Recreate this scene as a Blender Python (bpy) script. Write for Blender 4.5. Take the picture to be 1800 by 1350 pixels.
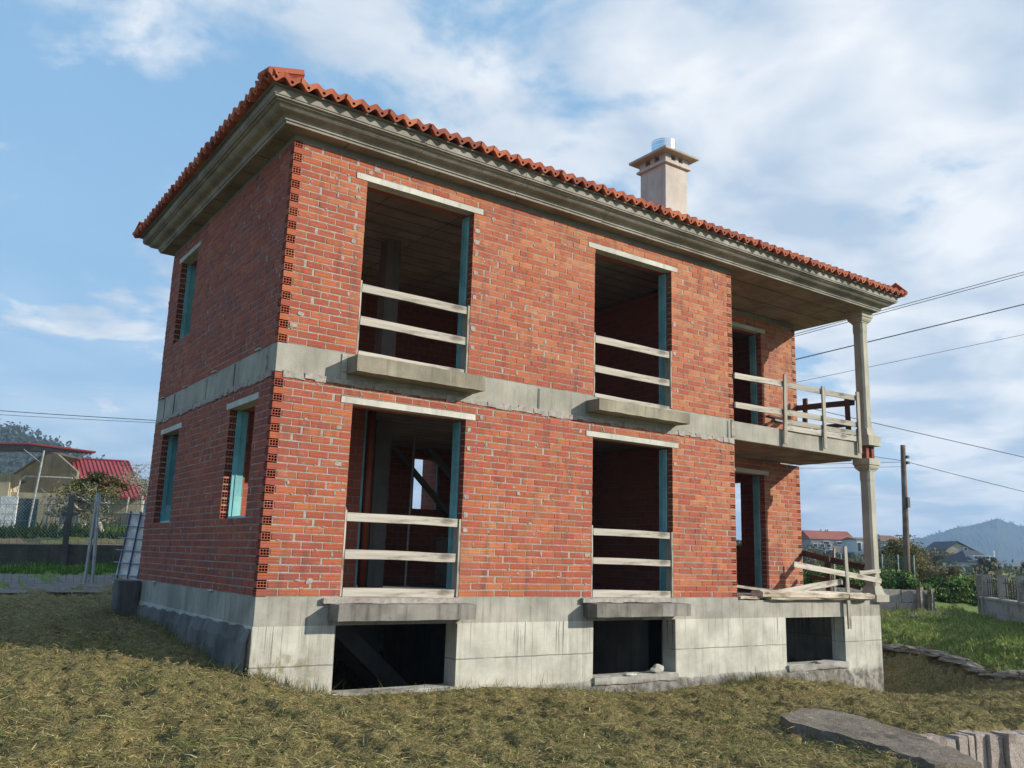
import bpy, bmesh, math, random
import numpy as np
from mathutils import Vector, Matrix, noise as mnoise

S = bpy.context.scene
for o in list(bpy.data.objects):
    bpy.data.objects.remove(o)
COL = S.collection
R = math.radians

# ------------------------------------------------------------------ camera
def camera_axes(yaw, pitch, roll):
    f = Vector((math.sin(yaw)*math.cos(pitch), math.cos(yaw)*math.cos(pitch), math.sin(pitch)))
    r = Vector((math.cos(yaw), -math.sin(yaw), 0)); u = r.cross(f)
    c, s = math.cos(roll), math.sin(roll)
    return c*r+s*u, -s*r+c*u, f
cam_data = bpy.data.cameras.new('camera'); cam = bpy.data.objects.new('camera', cam_data); COL.objects.link(cam)
r_, u_, f_ = camera_axes(R(35.00972795), R(11.39068074), R(1.76838514))
CAM = Vector((-3.518, -9.9244, 0.4915))
cam.matrix_world = Matrix(((r_.x, u_.x, -f_.x, CAM.x), (r_.y, u_.y, -f_.y, CAM.y), (r_.z, u_.z, -f_.z, CAM.z), (0, 0, 0, 1)))
cam_data.sensor_width = 36; cam_data.lens = 1535.957/1800*36
cam_data.clip_start = 0.1; cam_data.clip_end = 9000
S.camera = cam

# ------------------------------------------------------------------ world, sun, exposure
SUN = Vector((0.276, -0.30, 0.165)).normalized()          # towards the sun
elev = math.asin(SUN.z); azim = math.atan2(SUN.x, SUN.y)
w = bpy.data.worlds.new('World'); S.world = w; w.use_nodes = True
nt = w.node_tree; nt.nodes.clear()
def wn(t, **k):
    n = nt.nodes.new(t)
    for a, b in k.items(): setattr(n, a, b)
    return n
L = nt.links.new
out = wn('ShaderNodeOutputWorld'); bg = wn('ShaderNodeBackground'); bg.inputs['Strength'].default_value = 0.10
sky = wn('ShaderNodeTexSky', sky_type='NISHITA', sun_disc=False, sun_elevation=elev, sun_rotation=azim)
sky.air_density = 1.0; sky.dust_density = 0.6; sky.ozone_density = 1.6
tc = wn('ShaderNodeTexCoord')
sep = wn('ShaderNodeSeparateXYZ'); L(tc.outputs['Generated'], sep.inputs[0])
def wmath(op, a, b=None, clamp=False):
    n = wn('ShaderNodeMath', operation=op, use_clamp=clamp)
    for i, v in enumerate((a, b)):
        if v is None: continue
        if isinstance(v, (int, float)): n.inputs[i].default_value = v
        else: L(v, n.inputs[i])
    return n.outputs[0]
zc = wmath('ADD', wmath('MAXIMUM', sep.outputs[2], 0.0), 0.16)
px = wmath('DIVIDE', sep.outputs[0], zc); py = wmath('DIVIDE', sep.outputs[1], zc)
comb = wn('ShaderNodeCombineXYZ'); L(px, comb.inputs[0]); L(py, comb.inputs[1])
def wnoise(scale, detail, rough, dist, off):
    m = wn('ShaderNodeMapping'); L(comb.outputs[0], m.inputs[0]); m.inputs['Location'].default_value = off
    n = wn('ShaderNodeTexNoise'); n.inputs['Scale'].default_value = scale; n.inputs['Detail'].default_value = detail
    n.inputs['Roughness'].default_value = rough; n.inputs['Distortion'].default_value = dist
    L(m.outputs[0], n.inputs['Vector']); return n.outputs['Fac']
big = wnoise(0.55, 2, 0.5, 0.2, (3.1, 7.7, 0))
med = wnoise(2.3, 8, 0.56, 0.25, (1.3, 2.2, 0))
fine = wnoise(5.5, 5, 0.55, 0.2, (9.3, 4.2, 0))
# more cloud towards the south-east side of the sky, thin wisps on the other
side = wmath('ADD', wmath('MULTIPLY', sep.outputs[0], 0.21), wmath('MULTIPLY', sep.outputs[1], -0.10))
dens = wmath('ADD', wmath('ADD', wmath('MULTIPLY', med, 1.0), wmath('MULTIPLY', big, 0.55)), wmath('ADD', wmath('MULTIPLY', fine, 0.26), side))
mr = wn('ShaderNodeMapRange'); mr.interpolation_type = 'SMOOTHSTEP'
L(dens, mr.inputs['Value']); mr.inputs['From Min'].default_value = 0.85; mr.inputs['From Max'].default_value = 1.01
cov = wmath('MULTIPLY', mr.outputs[0], 0.90)
# thin haze towards the horizon
hz = wmath('POWER', wmath('SUBTRACT', 1.0, wmath('MAXIMUM', sep.outputs[2], 0.0), True), 6.0)
cov2 = wmath('MAXIMUM', cov, wmath('MULTIPLY', hz, 0.75))
shade = wn('ShaderNodeMapRange'); L(wnoise(2.6, 6, 0.5, 0.3, (1.42, 2.3, 0)), shade.inputs['Value'])
shade.inputs['From Min'].default_value = 0.38; shade.inputs['From Max'].default_value = 0.62
ccol = wn('ShaderNodeMix', data_type='RGBA'); L(shade.outputs[0], ccol.inputs[0])
ccol.inputs[6].default_value = (3.9, 4.8, 5.9, 1); ccol.inputs[7].default_value = (7.6, 7.7, 7.8, 1)
# thin high veil over the blue
tint = wn('ShaderNodeMix', data_type='RGBA'); tint.inputs[0].default_value = 0.66
L(sky.outputs[0], tint.inputs[6]); tint.inputs[7].default_value = (2.55, 4.75, 7.2, 1)
mx = wn('ShaderNodeMix', data_type='RGBA'); L(cov2, mx.inputs[0]); L(tint.outputs[2], mx.inputs[6]); L(ccol.outputs[2], mx.inputs[7])
L(mx.outputs[2], bg.inputs['Color']); L(bg.outputs[0], out.inputs['Surface'])

sun_d = bpy.data.lights.new('sun', 'SUN'); sun_d.energy = 4.7; sun_d.angle = R(0.55); sun_d.color = (1.0, 0.90, 0.76)
sun = bpy.data.objects.new('sun', sun_d); COL.objects.link(sun)
sun.rotation_euler = SUN.to_track_quat('Z', 'Y').to_euler(); sun.location = (20, -30, 30)

S.render.engine = 'CYCLES'
S.view_settings.view_transform = 'Standard'; S.view_settings.look = 'None'
S.view_settings.exposure = 0.42; S.view_settings.gamma = 1.0
S.view_settings.use_curve_mapping = False
S.cycles.volume_bounces = 0; S.cycles.max_bounces = 6; S.cycles.transparent_max_bounces = 8

# ------------------------------------------------------------------ materials
class NT:
    def __init__(s, name):
        s.m = bpy.data.materials.new(name); s.m.use_nodes = True; s.t = s.m.node_tree
        s.b = s.t.nodes['Principled BSDF']; s.b.inputs['Specular IOR Level'].default_value = 0.3
        s.geo = s.t.nodes.new('ShaderNodeNewGeometry'); s.pos = s.geo.outputs['Position']
        s.sp = s.n('ShaderNodeSeparateXYZ'); s.l(s.pos, s.sp.inputs[0])
        s.x, s.y, s.z = s.sp.outputs
        s.h = []
    def n(s, t, **k):
        q = s.t.nodes.new(t)
        for a, b in k.items(): setattr(q, a, b)
        return q
    def l(s, a, b): s.t.links.new(a, b)
    def math(s, op, a, b=None, c=None, clamp=False):
        q = s.n('ShaderNodeMath', operation=op, use_clamp=clamp)
        for i, v in enumerate((a, b, c)):
            if v is None: continue
            if isinstance(v, (int, float)): q.inputs[i].default_value = v
            else: s.l(v, q.inputs[i])
        return q.outputs[0]
    def vec(s, scale=(1, 1, 1), src=None, off=(0, 0, 0)):
        q = s.n('ShaderNodeMapping'); s.l(src or s.pos, q.inputs[0]); q.inputs['Scale'].default_value = scale; q.inputs['Location'].default_value = off
        return q.outputs[0]
    def noise(s, scale, detail=4, rough=0.55, dist=0.0, vec=None, col=False):
        q = s.n('ShaderNodeTexNoise'); q.inputs['Scale'].default_value = scale; q.inputs['Detail'].default_value = detail
        q.inputs['Roughness'].default_value = rough; q.inputs['Distortion'].default_value = dist
        s.l(vec or s.pos, q.inputs['Vector']); return q.outputs['Color' if col else 'Fac']
    def rng(s, v, a, b, c=0.0, d=1.0, smooth=True):
        q = s.n('ShaderNodeMapRange'); q.interpolation_type = 'SMOOTHSTEP' if smooth else 'LINEAR'
        s.l(v, q.inputs['Value']); q.inputs['From Min'].default_value = a; q.inputs['From Max'].default_value = b
        q.inputs['To Min'].default_value = c; q.inputs['To Max'].default_value = d; return q.outputs[0]
    def ramp(s, v, stops):
        q = s.n('ShaderNodeValToRGB'); e = q.color_ramp.elements
        while len(e) < len(stops): e.new(0.5)
        for el, (p, c) in zip(e, stops): el.position = p; el.color = (*c, 1)
        s.l(v, q.inputs[0]); return q.outputs[0]
    def mix(s, f, a, b, mode='MIX'):
        q = s.n('ShaderNodeMix', data_type='RGBA', blend_type=mode)
        for i, v in ((0, f), (6, a), (7, b)):
            if isinstance(v, (int, float)): q.inputs[i].default_value = v
            elif isinstance(v, tuple): q.inputs[i].default_value = (*v, 1)
            else: s.l(v, q.inputs[i])
        return q.outputs[2]
    def attr(s, name, typ='GEOMETRY'):
        q = s.n('ShaderNodeAttribute', attribute_type=typ); q.attribute_name = name; return q
    def rand(s): return s.n('ShaderNodeObjectInfo').outputs['Random']
    def fin(s, color, rough=0.85, bump=None, dist=0.01, strength=1.0, metal=0.0):
        if isinstance(color, tuple): s.b.inputs['Base Color'].default_value = (*color, 1)
        else: s.l(color, s.b.inputs['Base Color'])
        if isinstance(rough, float): s.b.inputs['Roughness'].default_value = rough
        else: s.l(rough, s.b.inputs['Roughness'])
        s.b.inputs['Metallic'].default_value = metal
        if bump is not None:
            q = s.n('ShaderNodeBump'); q.inputs['Distance'].default_value = dist; q.inputs['Strength'].default_value = strength
            s.l(bump, q.inputs['Height']); s.l(q.outputs[0], s.b.inputs['Normal'])
        return s.m

def m_brick():
    s = NT('brick')
    at = s.attr('tint').outputs['Fac']
    t = s.math('ADD', s.math('MULTIPLY', s.math('GREATER_THAN', at, 0.005), at),
               s.math('MULTIPLY', s.math('LESS_THAN', at, 0.005), s.rand()))
    t = s.math('ADD', 0.17, s.math('MULTIPLY', t, 0.66))
    # batches of paler orange bricks high and to the right, redder low down
    batch = s.math('ADD', s.math('MULTIPLY', s.math('SUBTRACT', s.noise(0.55, 2), 0.5), 0.9), s.rng(s.math('ADD', s.math('MULTIPLY', s.x, 0.08), s.math('MULTIPLY', s.z, 0.12)), 0.1, 1.2, -0.12, 0.26, False))
    sn_ = s.n('ShaderNodeSeparateXYZ'); s.l(s.geo.outputs['Normal'], sn_.inputs[0]); leftshade = s.rng(sn_.outputs[0], -0.9, -0.6, 1.0, 0.0)  # left-facing bricks run more maroon, with that side's shade painted in darker
    t2 = s.math('ADD', t, s.math('SUBTRACT', batch, s.math('MULTIPLY', leftshade, 0.30)))
    col = s.ramp(t2, [(0.0, (0.25, 0.062, 0.042)), (0.10, (0.31, 0.072, 0.042)), (0.30, (0.33, 0.074, 0.036)), (0.62, (0.40, 0.106, 0.044)), (0.88, (0.45, 0.150, 0.062)), (1.0, (0.48, 0.195, 0.086))])
    # kiln flashing and smoke blotches inside a brick
    fl = s.rng(s.noise(9, 4, 0.6, vec=s.vec((1, 1, 1.6))), 0.48, 0.72)
    col = s.mix(s.math('MULTIPLY', fl, 0.60), col, (0.19, 0.065, 0.052))
    # ribbing drawn by extrusion (three shallow grooves a brick)
    zz = s.math('MULTIPLY', s.z, 1/0.09)
    fr = s.math('FRACT', s.math('ADD', s.math('SUBTRACT', zz, s.math('FLOOR', zz)), 0))
    rib = s.math('SINE', s.math('MULTIPLY', s.z, 2*math.pi/0.0300))
    ribm = s.rng(rib, -1.0, -0.3, 0.0, 1.0)
    col = s.mix(s.math('MULTIPLY', s.math('SUBTRACT', 1.0, ribm), 0.38), col, (0.12, 0.035, 0.028))
    # mortar smears
    sm = s.rng(s.noise(6.5, 6, 0.68, 0.4, vec=s.vec((1, 1, 1.3), off=(4, 2, 1))), 0.56, 0.68)
    sm2 = s.rng(s.noise(55, 3, 0.6), 0.45, 0.6)
    col = s.mix(s.math('MULTIPLY', s.math('MULTIPLY', sm, sm2), 0.60), col, (0.42, 0.37, 0.33))
    # dark run-off stains
    st = s.rng(s.noise(1.0, 4, 0.6, vec=s.vec((6, 6, 1.4))), 0.52, 0.68)
    col = s.mix(s.math('MULTIPLY', st, 0.46), col, (0.08, 0.04, 0.04))
    du = s.rng(s.noise(2.1, 6, 0.7, vec=s.vec(off=(7, 1, 2))), 0.42, 0.66, 0.02, 0.15)
    col = s.mix(du, col, (0.27, 0.19, 0.15))
    h = s.math('ADD', s.math('MULTIPLY', ribm, 0.5), s.math('MULTIPLY', s.noise(120, 3), 0.5))
    return s.fin(col, 0.82, h, 0.004, 0.7)
def m_mortar():
    s = NT('mortar')
    c = s.ramp(s.noise(14, 5, 0.6), [(0.25, (0.22, 0.20, 0.18)), (0.55, (0.37, 0.345, 0.315)), (0.85, (0.52, 0.49, 0.45))])
    c = s.mix(s.math('MULTIPLY', s.rng(s.noise(1.2, 4), 0.5, 0.7), 0.45), c, (0.22, 0.17, 0.15))
    return s.fin(c, 0.95, s.noise(60, 5, 0.7), 0.012, 1.0)
def m_concrete(name, lo, hi, streak=0.5, lines=None, grain=90, green=0.0, dirt=None, vj=None, drips=False, mold=0.0):
    s = NT(name)
    base = s.noise(1.6, 6, 0.6)
    c = s.mix(s.rng(base, 0.3, 0.72), lo, hi)
    if streak:
        v = s.rng(s.noise(1.0, 6, 0.65, vec=s.vec((9, 9, 0.7))), 0.48, 0.74)
        c = s.mix(s.math('MULTIPLY', v, streak), c, tuple(0.42*a for a in lo))
        v2 = s.rng(s.noise(1.0, 5, 0.6, vec=s.vec((14, 14, 1.1), off=(3, 3, 3))), 0.60, 0.74)
        c = s.mix(s.math('MULTIPLY', v2, 0.45), c, tuple(min(0.7, 1.25*a) for a in hi))
    h = s.noise(grain, 4, 0.65)
    sp = s.rng(s.noise(24, 3, 0.6), 0.68, 0.74)
    c = s.mix(s.math('MULTIPLY', sp, 0.5), c, tuple(0.35*a for a in lo))
    wob = s.math('MULTIPLY', s.math('SUBTRACT', s.noise(3.0, 4), 0.5), 0.025)
    if lines:
        for zl in lines:
            d = s.math('ABSOLUTE', s.math('SUBTRACT', s.math('ADD', s.z, wob), zl))
            k = s.rng(d, 0.003, 0.010, 1.0, 0.0)
            k = s.math('MULTIPLY', k, s.rng(s.noise(2.3, 3), 0.35, 0.5, 0.35, 1.0))
            c = s.mix(s.math('MULTIPLY', k, 0.6), c, (0.10, 0.10, 0.09)); h = s.math('SUBTRACT', h, s.math('MULTIPLY', k, 1.2))
    if vj:
        for xl in vj:
            d = s.math('ABSOLUTE', s.math('SUBTRACT', s.math('ADD', s.x, s.math('MULTIPLY', wob, 0.4)), xl))
            k = s.rng(d, 0.002, 0.007, 1.0, 0.0)
            c = s.mix(s.math('MULTIPLY', s.math('MULTIPLY', k, s.noise(3)), 0.5), c, (0.10, 0.10, 0.09)); h = s.math('SUBTRACT', h, s.math('MULTIPLY', k, 0.5))
    if drips:   # black run marks under the joint of the cast edge
        dn = s.rng(s.noise(1.0, 3, 0.7, vec=s.vec((24, 24, 0.35))), 0.58, 0.64)
        zone = s.math('MULTIPLY', s.rng(s.z, -0.95, -0.45), s.rng(s.noise(0.8, 2, vec=s.vec((1, 1, 0.1), off=(0.9, 0, 0))), 0.40, 0.52))
        c = s.mix(s.math('MULTIPLY', s.math('MULTIPLY', dn, zone), 0.8), c, (0.06, 0.06, 0.055))
    if mold:
        mo = s.math('MULTIPLY', s.rng(s.noise(5, 6, 0.7), 0.47, 0.60), s.math('MULTIPLY', s.rng(s.math('ADD', s.z, s.math('MULTIPLY', s.noise(2), 0.5)), -0.60, -0.25, 1.0, 0.0), s.rng(s.x, 0.35, 1.0, 1.0, 0.12)))
        c = s.mix(s.math('MULTIPLY', mo, mold), c, (0.16, 0.14, 0.05))
    if dirt is not None:
        dz = s.math('ADD', s.z, s.math('MULTIPLY', s.math('SUBTRACT', s.noise(2.2, 6, 0.65), 0.5), 0.40))
        k = s.rng(dz, dirt-0.10, dirt+0.02, 1.0, 0.0)
        bl = s.rng(s.noise(4.5, 6, 0.7), 0.42, 0.60)
        c = s.mix(s.math('MULTIPLY', k, s.math('SUBTRACT', 1.0, s.math('MULTIPLY', bl, 0.65))), c, (0.105, 0.10, 0.092))
        k2 = s.math('MULTIPLY', s.rng(dz, dirt-0.30, dirt-0.12, 1.0, 0.0), s.rng(s.noise(3, 3), 0.4, 0.6, 0.4, 1.0))
        k2 = s.math('MULTIPLY', k2, s.rng(s.x, 10.6, 11.3, 1.0, 0.15))
        c = s.mix(s.math('MULTIPLY', k2, 0.75), c, (0.15, 0.12, 0.075))
    if green:
        g = s.rng(s.noise(2.6, 5, 0.6), 0.5, 0.7)
        c = s.mix(s.math('MULTIPLY', g, green), c, (0.13, 0.135, 0.095))
    return s.fin(c, 0.88, h, 0.006, 0.8)
def m_wood(name, a, b, dark=(0.10, 0.085, 0.07), gscale=1.0):
    s = NT(name)
    tcn = s.n('ShaderNodeTexCoord').outputs['Object']
    g = s.noise(1.0, 7, 0.65, 0.6, vec=s.vec((1.2*gscale, 32*gscale, 32*gscale), src=tcn))
    c = s.mix(s.rng(g, 0.3, 0.7), a, b)
    c = s.mix(s.math('MULTIPLY', s.rng(s.noise(1.0, 5, 0.6, vec=s.vec((2.5, 9, 9), src=tcn)), 0.50, 0.72), 0.75), c, dark)
    kn = s.n('ShaderNodeTexVoronoi'); s.l(s.vec((1.9, 7, 7), src=tcn), kn.inputs['Vector']); kn.inputs['Scale'].default_value = 1.0
    c = s.mix(s.math('MULTIPLY', s.rng(kn.outputs['Distance'], 0.10, 0.17, 1.0, 0.0), 0.7), c, dark)
    hv = s.math('SUBTRACT', s.rand(), 0.5)
    c = s.mix(s.math('MULTIPLY', s.math('ABSOLUTE', hv), 0.4), c, dark)
    return s.fin(c, 0.85, g, 0.004, 0.9)
def m_plain(name, c, rough=0.6, metal=0.0, var=0.25, scale=8, bump=0.0, rnd=0.0):
    s = NT(name)
    q = s.mix(s.rng(s.noise(scale, 5), 0.3, 0.7), tuple(x*(1-var) for x in c), tuple(min(0.9, x*(1+var)) for x in c))
    if rnd:
        q = s.mix(s.math('MULTIPLY', s.rand(), rnd), q, tuple(x*0.4 for x in c))
    return s.fin(q, rough, s.noise(scale*6, 3) if bump else None, bump or 0.01, 0.8, metal)
def m_tile():
    s = NT('clay_roof_tile')
    at = s.attr('tint').outputs['Fac']
    t = s.math('ADD', at, s.math('MULTIPLY', s.math('LESS_THAN', at, 0.005), s.rand()))
    c = s.ramp(t, [(0.0, (0.24, 0.065, 0.042)), (0.5, (0.38, 0.100, 0.052)), (1.0, (0.50, 0.16, 0.080))])
    c = s.mix(s.math('MULTIPLY', s.rng(s.noise(12, 6, 0.7), 0.52, 0.66), 0.55), c, (0.20, 0.12, 0.08))
    c = s.mix(s.math('MULTIPLY', s.rng(s.noise(38, 4, 0.7), 0.62, 0.70), 0.6), c, (0.36, 0.34, 0.27))
    return s.fin(c, 0.8, s.noise(110, 3), 0.003, 0.6)
def m_attr(name, rough=0.8, sub=0.0, var=0.0):
    s = NT(name)
    c = s.attr('col').outputs['Color']
    if var:
        c = s.mix(s.math('MULTIPLY', s.noise(1.7, 3), var), c, (0.04, 0.04, 0.02))
    m = s.fin(c, rough)
    if sub:
        tr = s.n('ShaderNodeBsdfTranslucent'); s.l(c, tr.inputs[0])
        ms = s.n('ShaderNodeMixShader'); ms.inputs[0].default_value = sub
        o = s.t.nodes['Material Output']; s.l(s.b.outputs[0], ms.inputs[1]); s.l(tr.outputs[0], ms.inputs[2]); s.l(ms.outputs[0], o.inputs[0])
    return m
def m_ground():
    s = NT('ground')
    g = s.attr('green').outputs['Fac']; so = s.attr('soil').outputs['Fac']
    n1 = s.noise(38, 6, 0.75, vec=s.vec((1, 1, 0.3))); n2 = s.noise(3.2, 5, 0.6); n3 = s.noise(0.7, 3)
    hay = s.ramp(n1, [(0.30, (0.05, 0.042, 0.018)), (0.46, (0.15, 0.125, 0.05)), (0.58, (0.26, 0.215, 0.09)), (0.75, (0.38, 0.32, 0.15))])
    hay = s.mix(s.math('MULTIPLY', s.rng(n2, 0.5, 0.68), 0.55), hay, (0.085, 0.10, 0.03))
    gr = s.ramp(n1, [(0.3, (0.05, 0.075, 0.02)), (0.5, (0.14, 0.20, 0.05)), (0.7, (0.23, 0.29, 0.08))])
    gr = s.mix(s.math('MULTIPLY', s.rng(n2, 0.5, 0.7), 0.5), gr, (0.13, 0.10, 0.04))
    soil = s.ramp(n1, [(0.3, (0.12, 0.08, 0.05)), (0.7, (0.24, 0.17, 0.11))])
    c = s.mix(g, hay, gr); c = s.mix(so, c, soil)
    return s.fin(c, 0.95, s.math('ADD', n1, n2), 0.03, 0.8)
def m_ceiling(name, a, b, step_y, step_x):
    s = NT(name)
    c = s.mix(s.rng(s.noise(2.2, 5), 0.35, 0.65), a, b)
    c = s.mix(s.math('MULTIPLY', s.rng(s.noise(1.0, 5, 0.6, vec=s.vec((1.2, 16, 1))), 0.5, 0.7), 0.4), c, tuple(x*0.5 for x in a))
    h = s.noise(50, 4)
    for axis, st, wd in ((s.y, step_y, 0.022), (s.x, step_x, 0.012)):
        f = s.math('ABSOLUTE', s.math('SUBTRACT', s.math('FRACT', s.math('DIVIDE', s.math('ADD', axis, s.math('MULTIPLY', s.noise(1.5), 0.03)), st)), 0.5))
        k = s.rng(f, wd/st*0.4, wd/st, 1.0, 0.0)
        c = s.mix(s.math('MULTIPLY', k, 0.7), c, tuple(x*0.25 for x in a)); h = s.math('SUBTRACT', h, k)
    return s.fin(c, 0.9, h, 0.01, 0.8)
def m_inner():
    s = NT('inner_brick')
    b = s.n('ShaderNodeTexBrick'); cb = s.n('ShaderNodeCombineXYZ'); s.l(s.math('ADD', s.x, s.y), cb.inputs[0]); s.l(s.z, cb.inputs[1]); s.l(cb.outputs[0], b.inputs['Vector'])
    b.inputs['Color1'].default_value = (0.36, 0.105, 0.065, 1); b.inputs['Color2'].default_value = (0.28, 0.08, 0.05, 1)
    b.inputs['Mortar'].default_value = (0.22, 0.20, 0.18, 1)
    b.inputs['Scale'].default_value = 1.0; b.inputs['Brick Width'].default_value = 0.25; b.inputs['Row Height'].default_value = 0.12
    b.inputs['Mortar Size'].default_value = 0.007
    return s.fin(b.outputs['Color'], 0.9, b.outputs['Fac'], -0.006, 0.8)
M = dict(
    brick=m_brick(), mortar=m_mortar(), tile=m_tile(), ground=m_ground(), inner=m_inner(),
    plinth=m_concrete('plinth_concrete', (0.34, 0.34, 0.30), (0.56, 0.56, 0.50), 0.45, (-0.78,), 90, dirt=-1.22, vj=(3.9, 5.7 - 0.9, 7.4, 8.15, 11.6), drips=True, mold=0.8),
    beam=m_concrete('cast_edge_concrete', (0.22, 0.22, 0.195), (0.40, 0.39, 0.345), 0.6, vj=(0.9, 8.25, 8.6, 10.4, 4.15)),
    band=m_concrete('slab_edge_concrete', (0.27, 0.265, 0.23), (0.40, 0.39, 0.34), 0.45, green=0.3),
    ledge_hi=m_concrete('rough_ledge_concrete', (0.19, 0.175, 0.135), (0.33, 0.305, 0.235), 0.4, grain=45, green=0.4),
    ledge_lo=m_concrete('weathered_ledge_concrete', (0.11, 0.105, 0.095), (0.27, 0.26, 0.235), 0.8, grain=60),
    lintel=m_concrete('pale_lintel_concrete', (0.42, 0.42, 0.38), (0.60, 0.60, 0.55), 0.45, grain=50),
    cornice=m_concrete('moulded_cornice_concrete', (0.20, 0.188, 0.165), (0.38, 0.36, 0.325), 0.4, grain=120, green=0.1),
    column=m_concrete('column_concrete', (0.33, 0.32, 0.265), (0.46, 0.45, 0.38), 0.35, grain=140),
    render=m_concrete('chimney_render', (0.40, 0.37, 0.335), (0.54, 0.505, 0.46), 0.35, grain=40),
    capc=m_concrete('chimney_cap_concrete', (0.32, 0.305, 0.26), (0.46, 0.44, 0.38), 0.3, green=0.3),
    soffit=m_ceiling('soffit_boards', (0.20, 0.165, 0.135), (0.30, 0.255, 0.21), 0.62, 1.35),
    ceil=m_ceiling('ceiling_slab', (0.30, 0.25, 0.20), (0.38, 0.33, 0.27), 0.35, 1.2),
    inconc=m_concrete('inner_concrete', (0.17, 0.165, 0.155), (0.25, 0.24, 0.22), 0.4),
    wood=m_wood('weathered_pale_timber', (0.56, 0.53, 0.465), (0.33, 0.305, 0.26)),
    wood_grey=m_wood('grey_timber', (0.42, 0.40, 0.34), (0.27, 0.26, 0.22)),
    wood_old=m_wood('rotten_pale_timber', (0.66, 0.61, 0.52), (0.36, 0.29, 0.21), (0.05, 0.035, 0.022), 0.45),
    wood_brown=m_wood('dark_brown_timber', (0.13, 0.065, 0.045), (0.08, 0.042, 0.032), (0.03, 0.02, 0.015)),
    teal=m_plain('teal_profile', (0.15, 0.38, 0.42), 0.45, 0.0, 0.25, 3),
    tealp=m_plain('pale_teal_profile', (0.22, 0.50, 0.50), 0.4, 0.0, 0.1, 5),
    galv=m_plain('galvanised_steel', (0.33, 0.36, 0.38), 0.45, 0.6, 0.2, 9),
    steel=m_plain('stainless_flue', (0.75, 0.77, 0.80), 0.18, 1.0, 0.05, 9),
    dark=m_plain('dark_steel', (0.05, 0.055, 0.06), 0.5, 0.3, 0.2),
    rust=m_plain('rusty_steel', (0.16, 0.07, 0.04), 0.8, 0.2, 0.3),
    pipe=m_plain('orange_drain_pipe', (0.26, 0.065, 0.03), 0.5, 0.0, 0.15),
    rail_iron=m_plain('black_iron', (0.03, 0.03, 0.035), 0.5, 0.2, 0.2),
)
def m_granite(name, a, b, dark=(0.07, 0.06, 0.055), st=1.0, bump=0.03):
    s = NT(name)
    c = s.mix(s.rng(s.noise(2.4, 5), 0.3, 0.7), a, b)
    c = s.mix(s.rng(s.noise(160, 2), 0.40, 0.62), c, tuple(x*0.62 for x in a))
    c = s.mix(s.math('MULTIPLY', s.rng(s.noise(2.0, 7, 0.7, vec=s.vec((1, 1, 1.0))), 0.50, 0.66), 0.85*st), c, dark)
    c = s.mix(s.math('MULTIPLY', s.rng(s.noise(7, 6, 0.7, vec=s.vec((1, 1, 0.4), off=(5, 0, 0))), 0.55, 0.68), 0.5*st), c, (0.20, 0.19, 0.13))
    c = s.mix(s.math('MULTIPLY', s.rng(s.noise(22, 6, 0.75), 0.50, 0.62), 0.55*st), c, tuple(x*0.40 for x in a))
    c = s.mix(s.math('MULTIPLY', s.rng(s.noise(13, 6, 0.75, vec=s.vec(off=(3, 8, 0))), 0.56, 0.66), 0.5*st), c, tuple(min(.75, x*1.35) for x in b))
    c = s.mix(s.math('MULTIPLY', s.rand(), 0.2), c, tuple(x*0.5 for x in a))
    return s.fin(c, 0.93, s.math('ADD', s.noise(9, 8, 0.72), s.math('MULTIPLY', s.noise(60, 4, 0.7), 0.4)), bump, 1.0)
M['granite'] = m_granite('granite', (0.42, 0.39, 0.35), (0.54, 0.50, 0.45), st=0.7)
M['granite_dark'] = m_granite('lichened_granite', (0.25, 0.22, 0.175), (0.46, 0.41, 0.33), (0.10, 0.085, 0.07), st=1.0, bump=0.05)
M['granite_pink'] = m_granite('pinkish_granite', (0.48, 0.41, 0.37), (0.60, 0.53, 0.48), st=0.55)
M['leaf'] = m_attr('leaf', 0.7, 0.25)
M['hayblade'] = m_attr('dry_cut_grass', 0.8, 0.15)
M['bark'] = m_plain('bark', (0.34, 0.32, 0.26), 0.95, 0.0, 0.35, 14, 0.01)
M['bark_dark'] = m_plain('dark_bark', (0.09, 0.07, 0.05), 0.95, 0.0, 0.35, 14, 0.01)
M['polewood'] = m_plain('pole_timber', (0.16, 0.12, 0.095), 0.9, 0.0, 0.35, 3, 0.01)
M['asphalt'] = m_plain('worn_asphalt', (0.16, 0.155, 0.15), 0.95, 0.0, 0.25, 6, 0.01)
M['wire'] = m_plain('cable', (0.03, 0.035, 0.045), 0.6)
M['redroof'] = m_plain('red_sheet_roof', (0.36, 0.065, 0.06), 0.5, 0.0, 0.12, 1.2)
M['redroof_seam'] = m_plain('red_roof_seam', (0.24, 0.035, 0.04), 0.5, 0.0, 0.1)
M['hillforest'] = None

# ------------------------------------------------------------------ mesh helpers
def tagp(o, label=None, cat=None, group=None, kind=None):
    if label: o['label'] = label
    if cat: o['category'] = cat
    if group: o['group'] = group
    if kind: o['kind'] = kind
    return o
def mesh_obj(name, verts, faces, mats, parent=None, fm=None, smooth=False, tint=None, col=None):
    me = bpy.data.meshes.new(name); me.from_pydata([tuple(v) for v in verts], [], faces)
    for m in (mats if isinstance(mats, (list, tuple)) else [mats]): me.materials.append(m)
    if fm is not None: me.polygons.foreach_set('material_index', fm)
    if smooth: me.polygons.foreach_set('use_smooth', [True]*len(faces))
    if tint is not None:
        a = me.attributes.new('tint', 'FLOAT', 'POINT'); a.data.foreach_set('value', np.asarray(tint, dtype=np.float32))
    if col is not None:
        a = me.attributes.new('col', 'FLOAT_COLOR', 'POINT'); a.data.foreach_set('color', np.asarray(col, dtype=np.float32).ravel())
    me.update()
    o = bpy.data.objects.new(name, me); COL.objects.link(o)
    if parent: o.parent = parent
    return o
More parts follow.
